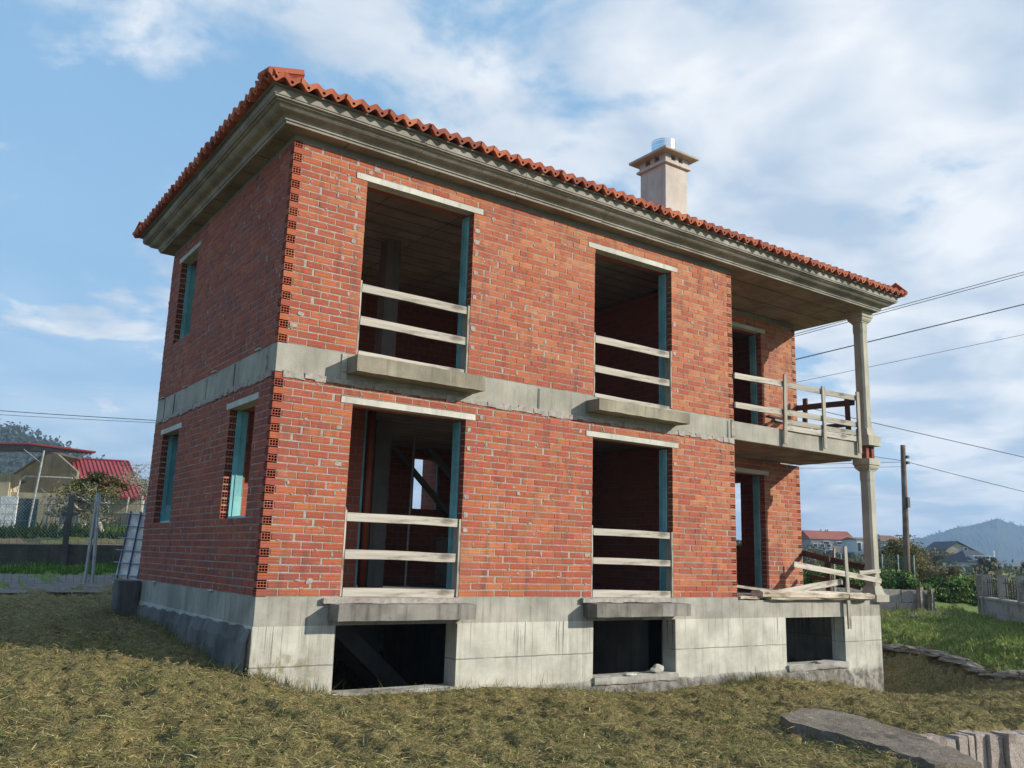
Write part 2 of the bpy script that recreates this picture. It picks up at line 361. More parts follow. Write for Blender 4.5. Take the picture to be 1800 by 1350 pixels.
def fast_quads(name, V, mat, parent=None, col=None, nper=4):
    """V: (n, nper, 3) separate polygons"""
    n = V.shape[0]; me = bpy.data.meshes.new(name)
    me.vertices.add(n*nper); me.vertices.foreach_set('co', V.reshape(-1).astype(np.float32))
    me.loops.add(n*nper); me.loops.foreach_set('vertex_index', np.arange(n*nper, dtype=np.int32))
    me.polygons.add(n); me.polygons.foreach_set('loop_start', np.arange(0, n*nper, nper, dtype=np.int32))
    me.polygons.foreach_set('loop_total', np.full(n, nper, dtype=np.int32))
    me.materials.append(mat)
    if col is not None:
        a = me.attributes.new('col', 'FLOAT_COLOR', 'POINT')
        c = np.ones((n, nper, 4), dtype=np.float32); c[:, :, :3] = col[:, None, :]
        a.data.foreach_set('color', c.reshape(-1))
    me.update(calc_edges=True); me.validate()
    o = bpy.data.objects.new(name, me); COL.objects.link(o)
    if parent: o.parent = parent
    return o
class MB:
    def __init__(s): s.v = []; s.f = []; s.m = []; s.t = []
    def box(s, x0, x1, y0, y1, z0, z1, mi=0, tint=None, jit=0.0):
        b = len(s.v)
        for z in (z0, z1):
            for x, y in ((x0, y0), (x1, y0), (x1, y1), (x0, y1)):
                s.v.append((x+random.uniform(-jit, jit), y+random.uniform(-jit, jit), z+random.uniform(-jit, jit)))
        for q in ((0, 3, 2, 1), (4, 5, 6, 7), (0, 1, 5, 4), (1, 2, 6, 5), (2, 3, 7, 6), (3, 0, 4, 7)):
            s.f.append(tuple(b+i for i in q)); s.m.append(mi)
        if tint is not None: s.t += [tint]*8
        return s
    def obox(s, c, ax, ay, az, mi=0):
        """oriented box: centre and three half-axis vectors"""
        b = len(s.v); c = Vector(c); ax, ay, az = Vector(ax), Vector(ay), Vector(az)
        for k in (-1, 1):
            for i, j in ((-1, -1), (1, -1), (1, 1), (-1, 1)): s.v.append(tuple(c+i*ax+j*ay+k*az))
        for q in ((0, 3, 2, 1), (4, 5, 6, 7), (0, 1, 5, 4), (1, 2, 6, 5), (2, 3, 7, 6), (3, 0, 4, 7)):
            s.f.append(tuple(b+i for i in q)); s.m.append(mi)
        return s
    def tube(s, pts, rad, n=6, mi=0, cap=True):
        pts = [Vector(p) for p in pts]; b = len(s.v); k = len(pts)
        rads = rad if isinstance(rad, (list, tuple)) else [rad]*k
        up = Vector((0, 0, 1))
        for i, p in enumerate(pts):
            d = (pts[min(i+1, k-1)]-pts[max(i-1, 0)]).normalized()
            a = d.cross(up)
            if a.length < 0.1: a = d.cross(Vector((1, 0, 0)))
            a.normalize(); c = d.cross(a)
            for j in range(n):
                t = 2*math.pi*j/n; s.v.append(tuple(p+rads[i]*(math.cos(t)*a+math.sin(t)*c)))
        for i in range(k-1):
            for j in range(n):
                s.f.append((b+i*n+j, b+i*n+(j+1) % n, b+(i+1)*n+(j+1) % n, b+(i+1)*n+j)); s.m.append(mi)
        if cap:
            s.f.append(tuple(b+j for j in range(n))[::-1]); s.m.append(mi)
            s.f.append(tuple(b+(k-1)*n+j for j in range(n))); s.m.append(mi)
        return s
    def poly_prism(s, pts, d, mi=0):
        """closed polygon pts (3D) extruded by vector d"""
        b = len(s.v); n = len(pts); d = Vector(d)
        for p in pts: s.v.append(tuple(Vector(p)))
        for p in pts: s.v.append(tuple(Vector(p)+d))
        s.f.append(tuple(range(b+n-1, b-1, -1))); s.m.append(mi)
        s.f.append(tuple(range(b+n, b+2*n))); s.m.append(mi)
        for i in range(n):
            j = (i+1) % n; s.f.append((b+i, b+j, b+n+j, b+n+i)); s.m.append(mi)
        return s
    def build(s, name, mats, parent=None, smooth=False):
        o = mesh_obj(name, s.v, s.f, mats, parent, s.m if isinstance(mats, (list, tuple)) else None, smooth, s.t if s.t else None)
        bm = bmesh.new(); bm.from_mesh(o.data); bmesh.ops.recalc_face_normals(bm, faces=bm.faces); bm.to_mesh(o.data); bm.free()
        return o
def bevel(o, w=0.01, seg=1):
    bm = bmesh.new(); bm.from_mesh(o.data)
    bmesh.ops.bevel(bm, geom=[e for e in bm.edges if e.is_manifold and e.calc_face_angle(0) > 0.5], offset=w, segments=seg, affect='EDGES')
    bm.to_mesh(o.data); bm.free(); return o
def rough_edges(o, cuts, amp, scale=4.0, seed=0):
    """break up a clean cast or split surface: subdivide and push vertices with noise"""
    bm = bmesh.new(); bm.from_mesh(o.data)
    bmesh.ops.subdivide_edges(bm, edges=[e for e in bm.edges if e.calc_length() > cuts], cuts=1, use_grid_fill=True)
    bmesh.ops.subdivide_edges(bm, edges=[e for e in bm.edges if e.calc_length() > cuts], cuts=2, use_grid_fill=True)
    bmesh.ops.subdivide_edges(bm, edges=[e for e in bm.edges if e.calc_length() > cuts], cuts=2, use_grid_fill=True)
    for v in bm.verts:
        p = v.co*scale+Vector((seed, seed*1.7, 0)); v.co += amp*Vector((mnoise.noise(p), mnoise.noise(p+Vector((7, 0, 0))), mnoise.noise(p+Vector((0, 9, 0)))))
    bmesh.ops.recalc_face_normals(bm, faces=bm.faces); bm.to_mesh(o.data); bm.free(); return o
def empty(name, loc, label=None, cat=None, group=None, parent=None, kind=None):
    o = bpy.data.objects.new(name, None); COL.objects.link(o); o.location = loc; o.empty_display_size = 0.3
    if parent: o.parent = parent
    return tagp(o, label, cat, group, kind)
def reparent(o, p):
    o.parent = p; o.matrix_parent_inverse = Matrix.Translation(-Vector(p.location)); return o
def beam_obj(name, a, b, wid, thk, mat, parent=None, up=(0, 0, 1), seed=0, jag=0.0):
    """board from a to b, local X along the grain; wid along 'up', thk across"""
    a, b = Vector(a), Vector(b); d = b-a; ln = d.length; d.normalize()
    y = Vector(up).cross(d).normalized(); z = d.cross(y)
    n = 5; rnd = random.Random(seed); vs = []; fs = []
    for i in range(n+1):
        x = -ln/2+ln*i/n; k = 1 if 0 < i < n else 1
        for sy, sz in ((-1, -1), (1, -1), (1, 1), (-1, 1)):
            ox = rnd.uniform(-jag, jag) if i in (0, n) else 0
            vs.append((x+ox, sy*thk/2*(1+rnd.uniform(-.06, .06)), sz*wid/2*(1+rnd.uniform(-.05, .05)) + math.sin(i*1.3+seed)*0.003))
    for i in range(n):
        q = i*4
        for j in range(4): fs.append((q+j, q+(j+1) % 4, q+4+(j+1) % 4, q+4+j))
    fs.append((3, 2, 1, 0)); fs.append((n*4, n*4+1, n*4+2, n*4+3))
    o = mesh_obj(name, vs, fs, mat)
    bm = bmesh.new(); bm.from_mesh(o.data); bmesh.ops.recalc_face_normals(bm, faces=bm.faces); bm.to_mesh(o.data); bm.free()
    mw = Matrix(((d.x, y.x, z.x, 0), (d.y, y.y, z.y, 0), (d.z, y.z, z.z, 0), (0, 0, 0, 1))); mw.translation = (a+b)/2
    o.matrix_world = mw
    if parent: reparent(o, parent)
    return o

# ------------------------------------------------------------------ terrain
CP = [(-.035, 0, -.875), (.42, 0, -1.008), (.996, 0, -1.105), (1.88, 0, -1.135), (2.7, 0, -1.14), (3.59, 0, -1.16), (4.56, 0, -1.25), (6.2, 0, -1.365),
      (6.8, 0, -1.333), (8.11, 0, -1.324), (8.78, 0, -1.285), (9.88, 0, -1.385), (10.9, 0, -1.552), (11.53, 0, -1.715), (12.18, 0, -1.86),
      (-.02, .75, -.84), (-.02, 1.94, -.747), (-.02, 3.36, -.649), (-.02, 5.47, -.56), (-.6, 5.8, -.46),
      (5.2, -3, -1.24), (6.5, -4.2, -1.2), (4.4, -4.4, -1.16), (4, -6, -1.14), (-3.5, -9.9, -1.1), (0, -5, -1.08), (-3, -3, -.95), (0, -2.5, -1.02), (3, -2, -1.2),
      (8, -2, -1.36), (10.0, -3.5, -1.26), (9.7, -1.57, -1.5), (12.5, -.9, -1.85), (13.2, -.4, -1.8), (13.2, 1.2, -1.72), (13.0, 3, -1.45), (12.6, 5.5, -1.0),
      (14.84, 1.64, -1.13), (14.65, .55, -1.12), (13.83, -.71, -1.2), (12.63, -2.31, -1.2), (14.0, -.2, -1.3), (12.0, -6, -1.2), (14.4, 1.1, -1.35),
      (19.07, 4.17, -.65), (20.8, 2.9, -.58), (21.2, 2.66, -.7), (17.4, -.15, -.66), (17, 2, -.9), (15.5, -3, -.9), (16, 5, -.75), (19.4, 4.6, -.64), (22, 4.2, -.45), (23, 6.4, -.1),
      (-1.5, 10.0, -.44), (.2, 8.3, -.36), (-1.3, 12.9, -.17), (.9, 10.8, -.12), (-5, 14, -.40), (-5, 17, -.15), (-3, 5, -.55), (-2.2, 3, -.66), (-6, 8, -.5), (-8, 0, -.8),
      (-1.1, 15.2, -.04), (1.5, 13.4, .03), (-6, 19, 0), (6, 10.5, -.1), (.5, 28.8, .97), (4.4, 26, 1.05), (-6, 32, 1), (12, 20, .8), (.9, 19.9, .80), (-0.3, 24.5, .98), (2.8, 18.6, .85),
      (6, 8, -.4), (12, 8, -.6), (30, 9, -.35), (31, 8, -.45), (40, 20, -.2), (60, 30, .1), (100, 62, .6), (78, 31, .3), (90, 47, 1.2), (60, -30, -1.0), (0, 60, 2.0), (-60, 60, 1.5),
      (-60, -30, -1.2), (0, -40, -1.3), (30, -30, -1.0), (25, -5, -.9), (100, 120, 1.2), (150, 0, .0), (-120, 0, .0), (0, -150, -1.2), (160, 160, .5), (0, 180, 2.5)]
CPa = np.array(CP, float)
def _phi(d2): return np.sqrt(d2+0.16)
_A = _phi(((CPa[:, None, :2]-CPa[None, :, :2])**2).sum(-1)); _n = len(CPa)
_M = np.zeros((_n+1, _n+1)); _M[:_n, :_n] = _A + np.eye(_n)*1e-6; _M[:_n, _n] = 1; _M[_n, :_n] = 1
_w = np.linalg.solve(_M, np.append(CPa[:, 2], 0))
def terrain(x, y):
    x = np.asarray(x, float); y = np.asarray(y, float); sh = x.shape; x = x.ravel(); y = y.ravel(); o = np.zeros(len(x))
    for k in range(0, len(x), 20000):
        xs = x[k:k+20000, None]; ys = y[k:k+20000, None]
        o[k:k+20000] = _phi((xs-CPa[None, :, 0])**2+(ys-CPa[None, :, 1])**2)@_w[:_n]+_w[_n]
    far = np.clip((np.hypot(x, y)-180)/200, 0, 1); o = o*(1-far)+far*(-1.0)
    return o.reshape(sh)
def tz(x, y): return float(terrain(np.array([x]), np.array([y]))[0])
_rs = np.random.RandomState(4)
_waves = []
for lam, amp, cnt in ((1.1, .012, 5), (.45, .0095, 7), (.2, .0085, 9), (.11, .006, 9)):
    for _ in range(cnt):
        a = _rs.uniform(0, 2*np.pi); kk = 2*np.pi/(lam*_rs.uniform(.7, 1.4)); _waves.append((kk*np.cos(a), kk*np.sin(a), _rs.uniform(0, 6.28), amp))
def lumps(x, y, fine=True):
    o = np.zeros_like(x)
    for kx, ky, ph, am in _waves:
        if not fine and am < .011: continue
        o += am*np.sin(kx*x+ky*y+ph+1.7*np.sin(ky*.37*x-kx*.31*y))
    return o*(1+0.8*np.clip((x-12.2)*2, 0, 1))
def axis(lo, hi, step, far, grow=1.12):
    c = list(np.arange(lo, hi+1e-6, step)); a = []; s = step; x = hi
    while x < far: s *= grow; x += s; a.append(x)
    b = []; s = step; x = lo
    while x > -far: s *= grow; x -= s; b.append(x)
    return np.array(b[::-1]+c+a)
GX = axis(-6.0, 15.0, 0.06, 6000); GY = axis(-8.0, 3.0, 0.06, 6000)
XX, YY = np.meshgrid(GX, GY)
ZZ = terrain(XX, YY)
nearf = np.clip(1-(np.hypot(XX-4, YY+1)-14)/14, 0, 1)
damp_wall = np.clip(np.minimum(np.maximum(np.maximum(-.02-XX, XX-12.2), np.maximum(-.02-YY, YY-5.7))/.35, 1), .15, 1)
ZZ = ZZ + lumps(XX, YY)*nearf*np.abs(damp_wall)
inside = (XX > .10) & (XX < 12.0) & (YY > .10) & (YY < 5.5)
ZZ[inside] = -2.6
def dropped(x, y, m=0.0): return ((x > 5.2) & (y < -4.50-m-(x-5.3)*.27)) | ((y < -4.7-m) & (x > 5.08+m+(y+4.7)*.74))
front_of_wall = dropped(XX, YY)            # ground steps down in front of the split granite edge
ZZ[front_of_wall] -= 0.75
ny, nx = XX.shape
V = np.stack([XX, YY, ZZ], -1).reshape(-1, 3)
idx = np.arange(nx*ny).reshape(ny, nx)
F = np.stack([idx[:-1, :-1], idx[:-1, 1:], idx[1:, 1:], idx[1:, :-1]], -1).reshape(-1, 4)
me = bpy.data.meshes.new('ground')
me.vertices.add(len(V)); me.vertices.foreach_set('co', V.reshape(-1).astype(np.float32))
me.loops.add(F.size); me.loops.foreach_set('vertex_index', F.reshape(-1).astype(np.int32))
me.polygons.add(len(F)); me.polygons.foreach_set('loop_start', np.arange(0, F.size, 4, dtype=np.int32)); me.polygons.foreach_set('loop_total', np.full(len(F), 4, dtype=np.int32))
me.polygons.foreach_set('use_smooth', np.ones(len(F), dtype=bool))
def kerb_side(x, y):    # > 0 beyond the stone edging, on the green verge
    pts = [(14.3, 9.0), (14.9, 1.8), (14.65, .55), (13.83, -.71), (12.63, -2.31), (10.5, -6)]
    o = np.full(np.shape(x), -1.0)
    xs = np.interp(y, [p[1] for p in pts[::-1]], [p[0] for p in pts[::-1]])
    return x-xs
green = np.clip(kerb_side(XX, YY)*4, 0, 1)
leftverge = np.clip((YY+.64*XX-9.35)*3, 0, 1)*(XX < 11)
green = np.maximum(green, leftverge); green = np.maximum(green, np.clip((YY-6.5)*3, 0, 1)*(XX > 2))
soil = np.clip((YY+.70*XX-15.5)*4, 0, 1)*np.clip(-(YY+.70*XX-19.6)*2, 0, 1)*(XX < 6)
for nm, ar in (('green', green), ('soil', soil)):
    a = me.attributes.new(nm, 'FLOAT', 'POINT'); a.data.foreach_set('value', ar.reshape(-1).astype(np.float32))
me.materials.append(M['ground']); me.update(calc_edges=True)
g = bpy.data.objects.new('ground', me); COL.objects.link(g); g['kind'] = 'structure'

def ribbon(name, pts, width, mat, lift, nseg=60, kind='structure'):
    """sheet that follows the ground along a polyline"""
    P = [Vector((*p, 0)) for p in pts]; ds = [0]
    for a, b in zip(P, P[1:]): ds.append(ds[-1]+(b-a).length)
    vs = []; fs = []; k = 5
    for i in range(nseg+1):
        d = ds[-1]*i/nseg; x = np.interp(d, ds, [p.x for p in P]); y = np.interp(d, ds, [p.y for p in P])
        x2 = np.interp(d+.3, ds, [p.x for p in P]); y2 = np.interp(d+.3, ds, [p.y for p in P]); x1 = np.interp(d-.3, ds, [p.x for p in P]); y1 = np.interp(d-.3, ds, [p.y for p in P])
        t = Vector((x2-x1, y2-y1, 0)).normalized(); nrm = Vector((-t.y, t.x, 0))
        for j in range(k):
            o = (j/(k-1)-.5)*width*(1+.05*math.sin(i*.9)); qx, qy = x+nrm.x*o, y+nrm.y*o
            vs.append((qx, qy, tz(qx, qy)+lift))
    for i in range(nseg):
        for j in range(k-1): fs.append((i*k+j, i*k+j+1, (i+1)*k+j+1, (i+1)*k+j))
    o = mesh_obj(name, vs, fs, mat, smooth=True); o['kind'] = kind
    return o
ribbon('road', [(-30, 32), (-10, 18.2), (-1.4, 11.2), (.55, 9.6), (4, 8.6), (12, 7.0), (18.6, 4.95), (20.2, 4.0)], 2.6, M['asphalt'], 0.025, 110)
ribbon('path', [(18.8, 3.9), (20.6, 3.25), (21.6, 2.75), (23.5, 2.6), (27, 4.0)], 0.9, M['asphalt'], 0.04, 40)

# ------------------------------------------------------------------ hills, in the distance
def hill(name, px_pts, dist_w, colors, base, seed, bump, rows=34, lum=1.0):
    """ridge given by crest points (x, y, z); the mass falls away in front of and behind the crest"""
    rnd = random.Random(seed); P = [Vector(p) for p in px_pts]; ds = [0]
    for a, b in zip(P, P[1:]): ds.append(ds[-1]+(b-a).length)
    n = int(ds[-1]/(bump*1.1)); n = min(n, 700); vs = []; fs = []
    for i in range(n+1):
        d = ds[-1]*i/n; c = Vector([float(np.interp(d, ds, [p[k] for p in P])) for k in range(3)])
        out = Vector((c.x, c.y, 0)).normalized()
        for j in range(rows):
            t = (j-8)/(rows-9); s = abs(t) if t > 0 else abs(t)*1.0
            q = c-out*(dist_w*t) if t >= 0 else c+out*(dist_w*(-t))
            hgt = base+(c.z-base)*(1-s)**1.15
            nz = mnoise.noise(Vector((q.x, q.y, 0))/(bump*3.2)+Vector((seed, 0, 0)))*bump*.5 + mnoise.noise(Vector((q.x, q.y, 3))/(bump*1.0))*bump*.55
            gul = mnoise.noise(Vector((q.x, q.y, 9))/(dist_w*.35))*(c.z-base)*.22*min(1, s*3)
            vs.append((q.x, q.y, hgt+nz+gul))
    for i in range(n):
        for j in range(rows-1): fs.append((i*rows+j, i*rows+j+1, (i+1)*rows+j+1, (i+1)*rows+j))
    s = NT(name+'_forest')
    c = s.ramp(s.noise(1/(bump*1.4), 5, 0.65), [(0.3, tuple(a*.5 for a in colors)), (0.55, colors), (0.75, tuple(a*1.7 for a in colors))])
    m = s.fin(c, 1.0, s.noise(1/(bump*.7), 4, 0.7), bump*.5, 0.8)
    o = mesh_obj(name, vs, fs, m, smooth=False); o['kind'] = 'structure'; return o
def ridge(pts, mul): return [(CAM.x+(x-CAM.x)*mul, CAM.y+(y-CAM.y)*mul, CAM.z+(z-CAM.z)*mul) for x, y, z in pts]
H1 = hill('hill', ridge([(1150, 1010, 9), (1260, 930, 22), (1416.39, 826.87, 55.5), (1432.4, 815.7, 58.9), (1480.8, 781.7, 76.9), (1505, 764.8, 82.6), (1521, 753.5, 88), (1539, 740.9, 95.4), (1549, 733.9, 91), (1568.6, 720.3, 85), (1576.5, 714.7, 84.3), (1650, 660, 84), (1735, 603.6, 84.5), (1850, 450, 60), (1900, 300, 20)], 1.0), 420, (0.028, 0.036, 0.022), -6, 2, 3.0)
H2 = hill('hill', [(-160, 590, 95), (-60, 575, 84), (0, 572, 77), (42.5, 568, 66.5), (53.6, 560.5, 63.5), (59.3, 556.5, 60.5), (69, 549.6, 56), (90, 540, 47), (140, 520, 26), (200, 500, 6)], 190, (0.035, 0.045, 0.022), -3, 7, 3.2)
hill('hill', [(200, 1500, 22), (500, 1500, 30), (800, 1380, 34), (1050, 1250, 26), (1200, 1180, 14)], 250, (0.05, 0.06, 0.035), -6, 12, 5)

# ------------------------------------------------------------------ the brick house
rng = random.Random(11); random.seed(5)
house = empty('brick_house', (0, 0, 0), 'two-storey unfinished house of bare red hollow brick with clay tile roof and empty window openings', 'house')
CO = 0.09; JT = 0.013; BL = 0.24; LX = 8.10; TX = 12.15; DY = 5.66; Z2 = 2.97

def hollow_mesh(name='hollow_brick'):
    """brick .24 x .115 x .077, six cells open at the -x end; origin at centre of its outer long face bottom"""
    b = MB(); x0, x1, y0, y1, z0, z1 = -.12, .12, 0.0, .115, 0.0, CO-JT; dp = .11
    b.box(x0+dp, x1, y0, y1, z0, z1)
    ys = [y0, y0+.013]; cw = (y1-y0-.009*2-.007*2)/3
    cells = []
    for i in range(3): cells.append((y0+.009+i*(cw+.007), y0+.009+i*(cw+.007)+cw))
    zc = [(z0+.008, z0+.035), (z0+.042, z0+.069)]
    b.box(x0, x0+dp, y0, y1, z0, zc[0][0]); b.box(x0, x0+dp, y0, y1, zc[0][1], zc[1][0]); b.box(x0, x0+dp, y0, y1, zc[1][1], z1)
    walls = [(y0, cells[0][0]), (cells[0][1], cells[1][0]), (cells[1][1], cells[2][0]), (cells[2][1], y1)]
    for za, zb in zc:
        for a, c in walls: b.box(x0, x0+dp, a, c, za, zb)
    return b
def brick_proto():
    b = MB(); b.box(-.12, .12, 0, .100, 0, CO-JT); return b
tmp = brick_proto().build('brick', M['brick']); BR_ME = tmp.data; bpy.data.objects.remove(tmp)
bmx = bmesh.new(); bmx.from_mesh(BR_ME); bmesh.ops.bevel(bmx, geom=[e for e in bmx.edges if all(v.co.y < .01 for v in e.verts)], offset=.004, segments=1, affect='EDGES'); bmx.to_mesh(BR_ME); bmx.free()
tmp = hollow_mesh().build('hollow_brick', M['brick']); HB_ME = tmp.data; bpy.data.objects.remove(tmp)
hm = MB();
HBM_ME = HB_ME.copy()
for v in HBM_ME.vertices: v.co.x = -v.co.x
HBM_ME.flip_normals()

plain = []; hollow = []      # (wall object, matrix, length scale)
def subtract(a, b, ops):
    iv = [(a, b)]
    for o0, o1 in ops:
        nv = []
        for p, q in iv:
            if o1 <= p or o0 >= q: nv.append((p, q)); continue
            if o0 > p: nv.append((p, o0))
            if o1 < q: nv.append((o1, q))
        iv = nv
    return iv
def rects(u0, u1, z0, z1, ops):
    """rectangles of a wall less its openings"""
    zs = sorted({z0, z1, *[min(max(o[2], z0), z1) for o in ops], *[min(max(o[3], z0), z1) for o in ops]})
    out = []
    for a, b in zip(zs, zs[1:]):
        if b-a < 1e-5: continue
        m = (a+b)/2
        for p, q in subtract(u0, u1, [(o[0], o[1]) for o in ops if o[2] < m < o[3]]): out.append((p, q, a, b))
    return out
class Face:
    """a wall face: O origin, U along, N inward"""
    def __init__(s, O, U, N): s.O, s.U, s.N = Vector(O), Vector(U), Vector(N)
    def p(s, u, d, z): return s.O+s.U*u+s.N*d+Vector((0, 0, z))
    def box(s, mb, u0, u1, d0, d1, z0, z1, mi=0):
        a = s.p(u0, d0, z0); b = s.p(u1, d1, z1)
        mb.box(min(a.x, b.x), max(a.x, b.x), min(a.y, b.y), max(a.y, b.y), z0, z1, mi)
    def mat(s, u, d, z, sx, flip, tw=0.0):
        # local x must be N x Z so that the frame is right-handed
        lx = s.N.cross(Vector((0, 0, 1)))
        m = Matrix(((lx.x, s.N.x, 0, 0), (lx.y, s.N.y, 0, 0), (0, 0, 1, 0), (0, 0, 0, 1)))
        return Matrix.Translation(s.p(u, d, z)) @ m @ Matrix.Rotation(tw, 4, 'Z') @ Matrix.Diagonal((sx, 1, 1, 1))
def lay(face, wall, L, z0, ncourse, ops, head_start=None, head_end=None, hollow_jamb=None, secondary=False, band_parity=0):
    """lay courses; head_start(i) True -> a return brick's end is seen at the start of that course"""
    sgn = 1 if face.N.cross(Vector((0, 0, 1))).dot(face.U) > 0 else -1     # direction of local x along U
    for i in range(ncourse):
        z = z0+i*CO+JT*0.5; zc = z+.035
        o = [(a, b) for a, b, c, d in ops if c < zc < d]
        a0, b0 = 0.0, L
        hs = head_start(i) if head_start else None; he = head_end(i) if head_end else None
        if hs: a0 = .125
        elif secondary: a0 = .2505
        if he: b0 = L-.125
        for p, q in subtract(a0, b0, o):
            ph = .125 if (i+band_parity) % 2 == 0 else 0.0
            cuts = [p]; k = math.floor((p-ph)/.25)+1
            while ph+k*.25 < q-.07:
                c = ph+k*.25
                if c-cuts[-1] > .085: cuts.append(c+rng.uniform(-.012, .012))
                k += 1
            cuts.append(q)
            for j, (c0, c1) in enumerate(zip(cuts, cuts[1:])):
                jl = 0 if j == 0 else .0055; jr = 0 if j == len(cuts)-2 else .0055
                if j and rng.random() < .13: jl += rng.uniform(.012, .03)
                e0, e1 = c0+jl, c1-jr; ln = e1-e0
                if ln < .03: continue
                isj = hollow_jamb and j == 0 and any(abs(p-b) < 1e-6 for a, b in o)
                isc = (j == 0 and p == 0.0 and head_start and not hs and not secondary)
                dd = rng.uniform(-.0025, .0025)
                mt = face.mat((e0+e1)/2, dd, z+rng.uniform(-.0015, .0015), ln/BL, False, rng.uniform(-.006, .006))
                if isj or isc: hollow.append((wall, mt, sgn, isj and hollow_jamb == 'far'))
                else: plain.append((wall, mt, rng.random()))
        # ends of return bricks
        if hs and not secondary:
            f2 = Face(face.p(0, 0, 0), face.N, face.U)      # runs inward; its outer face is the neighbour's face
            lx = f2.N.cross(Vector((0, 0, 1))); s2 = 1 if lx.dot(f2.U) > 0 else -1
            hollow.append((wall, f2.mat(.12, 0, z, 1, False), s2, False))
        if he:
            f2 = Face(face.p(L, 0, 0), face.N, -face.U)
            lx = f2.N.cross(Vector((0, 0, 1))); s2 = 1 if lx.dot(f2.U) > 0 else -1
            hollow.append((wall, f2.mat(.12, 0, z, 1, False), s2, False))

def core(face, name, L, z0, z1, ops, start_cut, end_cut, ncourse, jamb_cut=.05, label=None):
    """mortar body behind and between the bricks, plus mortar beds where cells are open"""
    mb = MB(); o2 = [(a-.002, b+jamb_cut, c, d) for a, b, c, d in ops]
    for p, q, a, b in rects(start_cut, L-end_cut, z0, z1, o2): face.box(mb, p, q, .0045, .112, a, b)
    for i in range(ncourse+1):
        z = z0+i*CO-JT*.5
        if i == ncourse: z = z1-JT
        if start_cut: face.box(mb, .004, start_cut, .004, .112, z, z+JT)
        if end_cut: face.box(mb, L-end_cut, L-.004, .004, .112, z, z+JT)
        for a, b, c, d in ops:
            if c <= z+.001 < d: face.box(mb, b+.003, b+jamb_cut, .004, .112, z, z+JT)
    if start_cut: face.box(mb, start_cut-.006, start_cut, .006, .112, z0, z1)
    w = mb.build(name, M['mortar'], house)
    if label: w['label'] = label
    return w

FR = Face((0, 0, 0), (1, 0, 0), (0, 1, 0)); LF = Face((0, 0, 0), (0, 1, 0), (1, 0, 0)); PW = Face((8.10, 1.60, 0), (1, 0, 0), (0, 1, 0))
W1 = (1.022, 2.692); W2 = (4.945, 6.618); PD = (1.70, 2.76)        # opening positions along the walls
NC = 29
def ops_front(zb): return [(W1[0], W1[1], zb-.01, zb+2.34), (W2[0], W2[1], zb-.01, zb+2.34), (.855, 2.85, zb+2.34, zb+2.43), (4.80, 6.76, zb+2.34, zb+2.43)]
def ops_left(zb, low): 
    o = [(4.06, 5.06, zb+.90, zb+2.34), (3.93, 5.20, zb+2.34, zb+2.43)]
    if low: o += [(.605, 1.605, zb+.90, zb+2.34), (.49, 1.75, zb+2.34, zb+2.43)]
    return o
def ops_porch(zb): return [(PD[0], PD[1], zb-.01, zb+2.34), (PD[0]-.13, PD[1]+.15, zb+2.34, zb+2.43)]
for zb, low in ((0.0, True), (Z2, False)):
    par = 1 if low else 0       # ground floor: stretcher at the bottom course; upper floor: header at the bottom course
    wf = core(FR, 'brick_wall', LX, zb, zb+NC*CO, ops_front(zb), .125, .125, NC, label='sunlit front brick wall of the %s floor' % ('ground' if low else 'upper'))
    lay(FR, wf, LX, zb, NC, ops_front(zb), lambda i: i % 2 == par, lambda i: i % 2 == 0, 'near', band_parity=par)
    wl = core(LF, 'brick_wall', DY, zb, zb+NC*CO, ops_left(zb, low), .125, .0, NC, label='shaded side brick wall of the %s floor' % ('ground' if low else 'upper'))
    lay(LF, wl, DY, zb, NC, ops_left(zb, low), lambda i: (i % 2) != par, None, 'far', secondary=True, band_parity=1-par)
    wp = core(PW, 'brick_wall', 12.0-8.10, zb, zb+NC*CO, ops_porch(zb), 0, .125, NC, label='recessed brick wall behind the %s' % ('porch' if low else 'balcony'))
    lay(PW, wp, 12.0-8.10, zb, NC, ops_porch(zb), None, lambda i: i % 2 == 0, 'near', band_parity=par)
# the left wall's start-course ends are the front wall's stretchers: keep one brick at each corner position
def dist(m): return (m.translation-CAM).length
# individual bricks: the 300 that show largest (nearest, seen most frontally)
def shown(e):
    m = e[1]; d = (m.translation-CAM); n = m.col[1].to_3d().normalized(); return abs(n.dot(d.normalized()))/d.length_squared*m.to_scale().x
plain.sort(key=shown, reverse=True)
for wll, m, t in plain[:300]:
    o = bpy.data.objects.new('brick', BR_ME); COL.objects.link(o); o.parent = wll; o.matrix_basis = m
def join_stuff(name, items, me_list, parent, mat):
    V = []; F = []; T = []; n = 0
    for (m, t, me_) in items:
        vs = [m @ v.co for v in me_.vertices]; V += vs; T += [t]*len(vs)
        F += [tuple(n+i for i in p.vertices) for p in me_.polygons]; n += len(vs)
    o = mesh_obj(name, V, F, mat, parent, tint=T); o['kind'] = 'stuff'; return o
flat = MB().box(-.12, .12, 0, .06, 0, CO-JT)
fm_ = flat.build('tmp', M['brick']); FL_ME = fm_.data; bpy.data.objects.remove(fm_)
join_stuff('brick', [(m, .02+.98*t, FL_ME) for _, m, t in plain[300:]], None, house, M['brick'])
hollow.sort(key=lambda e: dist(e[1]))
for wll, m, sg, far in hollow[:300]:
    o = bpy.data.objects.new('hollow_brick', HB_ME if sg > 0 else HBM_ME); COL.objects.link(o); o.parent = wll; o.matrix_basis = m
if len(hollow) > 300:
    join_stuff('hollow_brick', [(m, .02+.98*rng.random(), HB_ME if sg > 0 else HBM_ME) for _, m, sg, far in hollow[300:]], None, house, M['brick'])
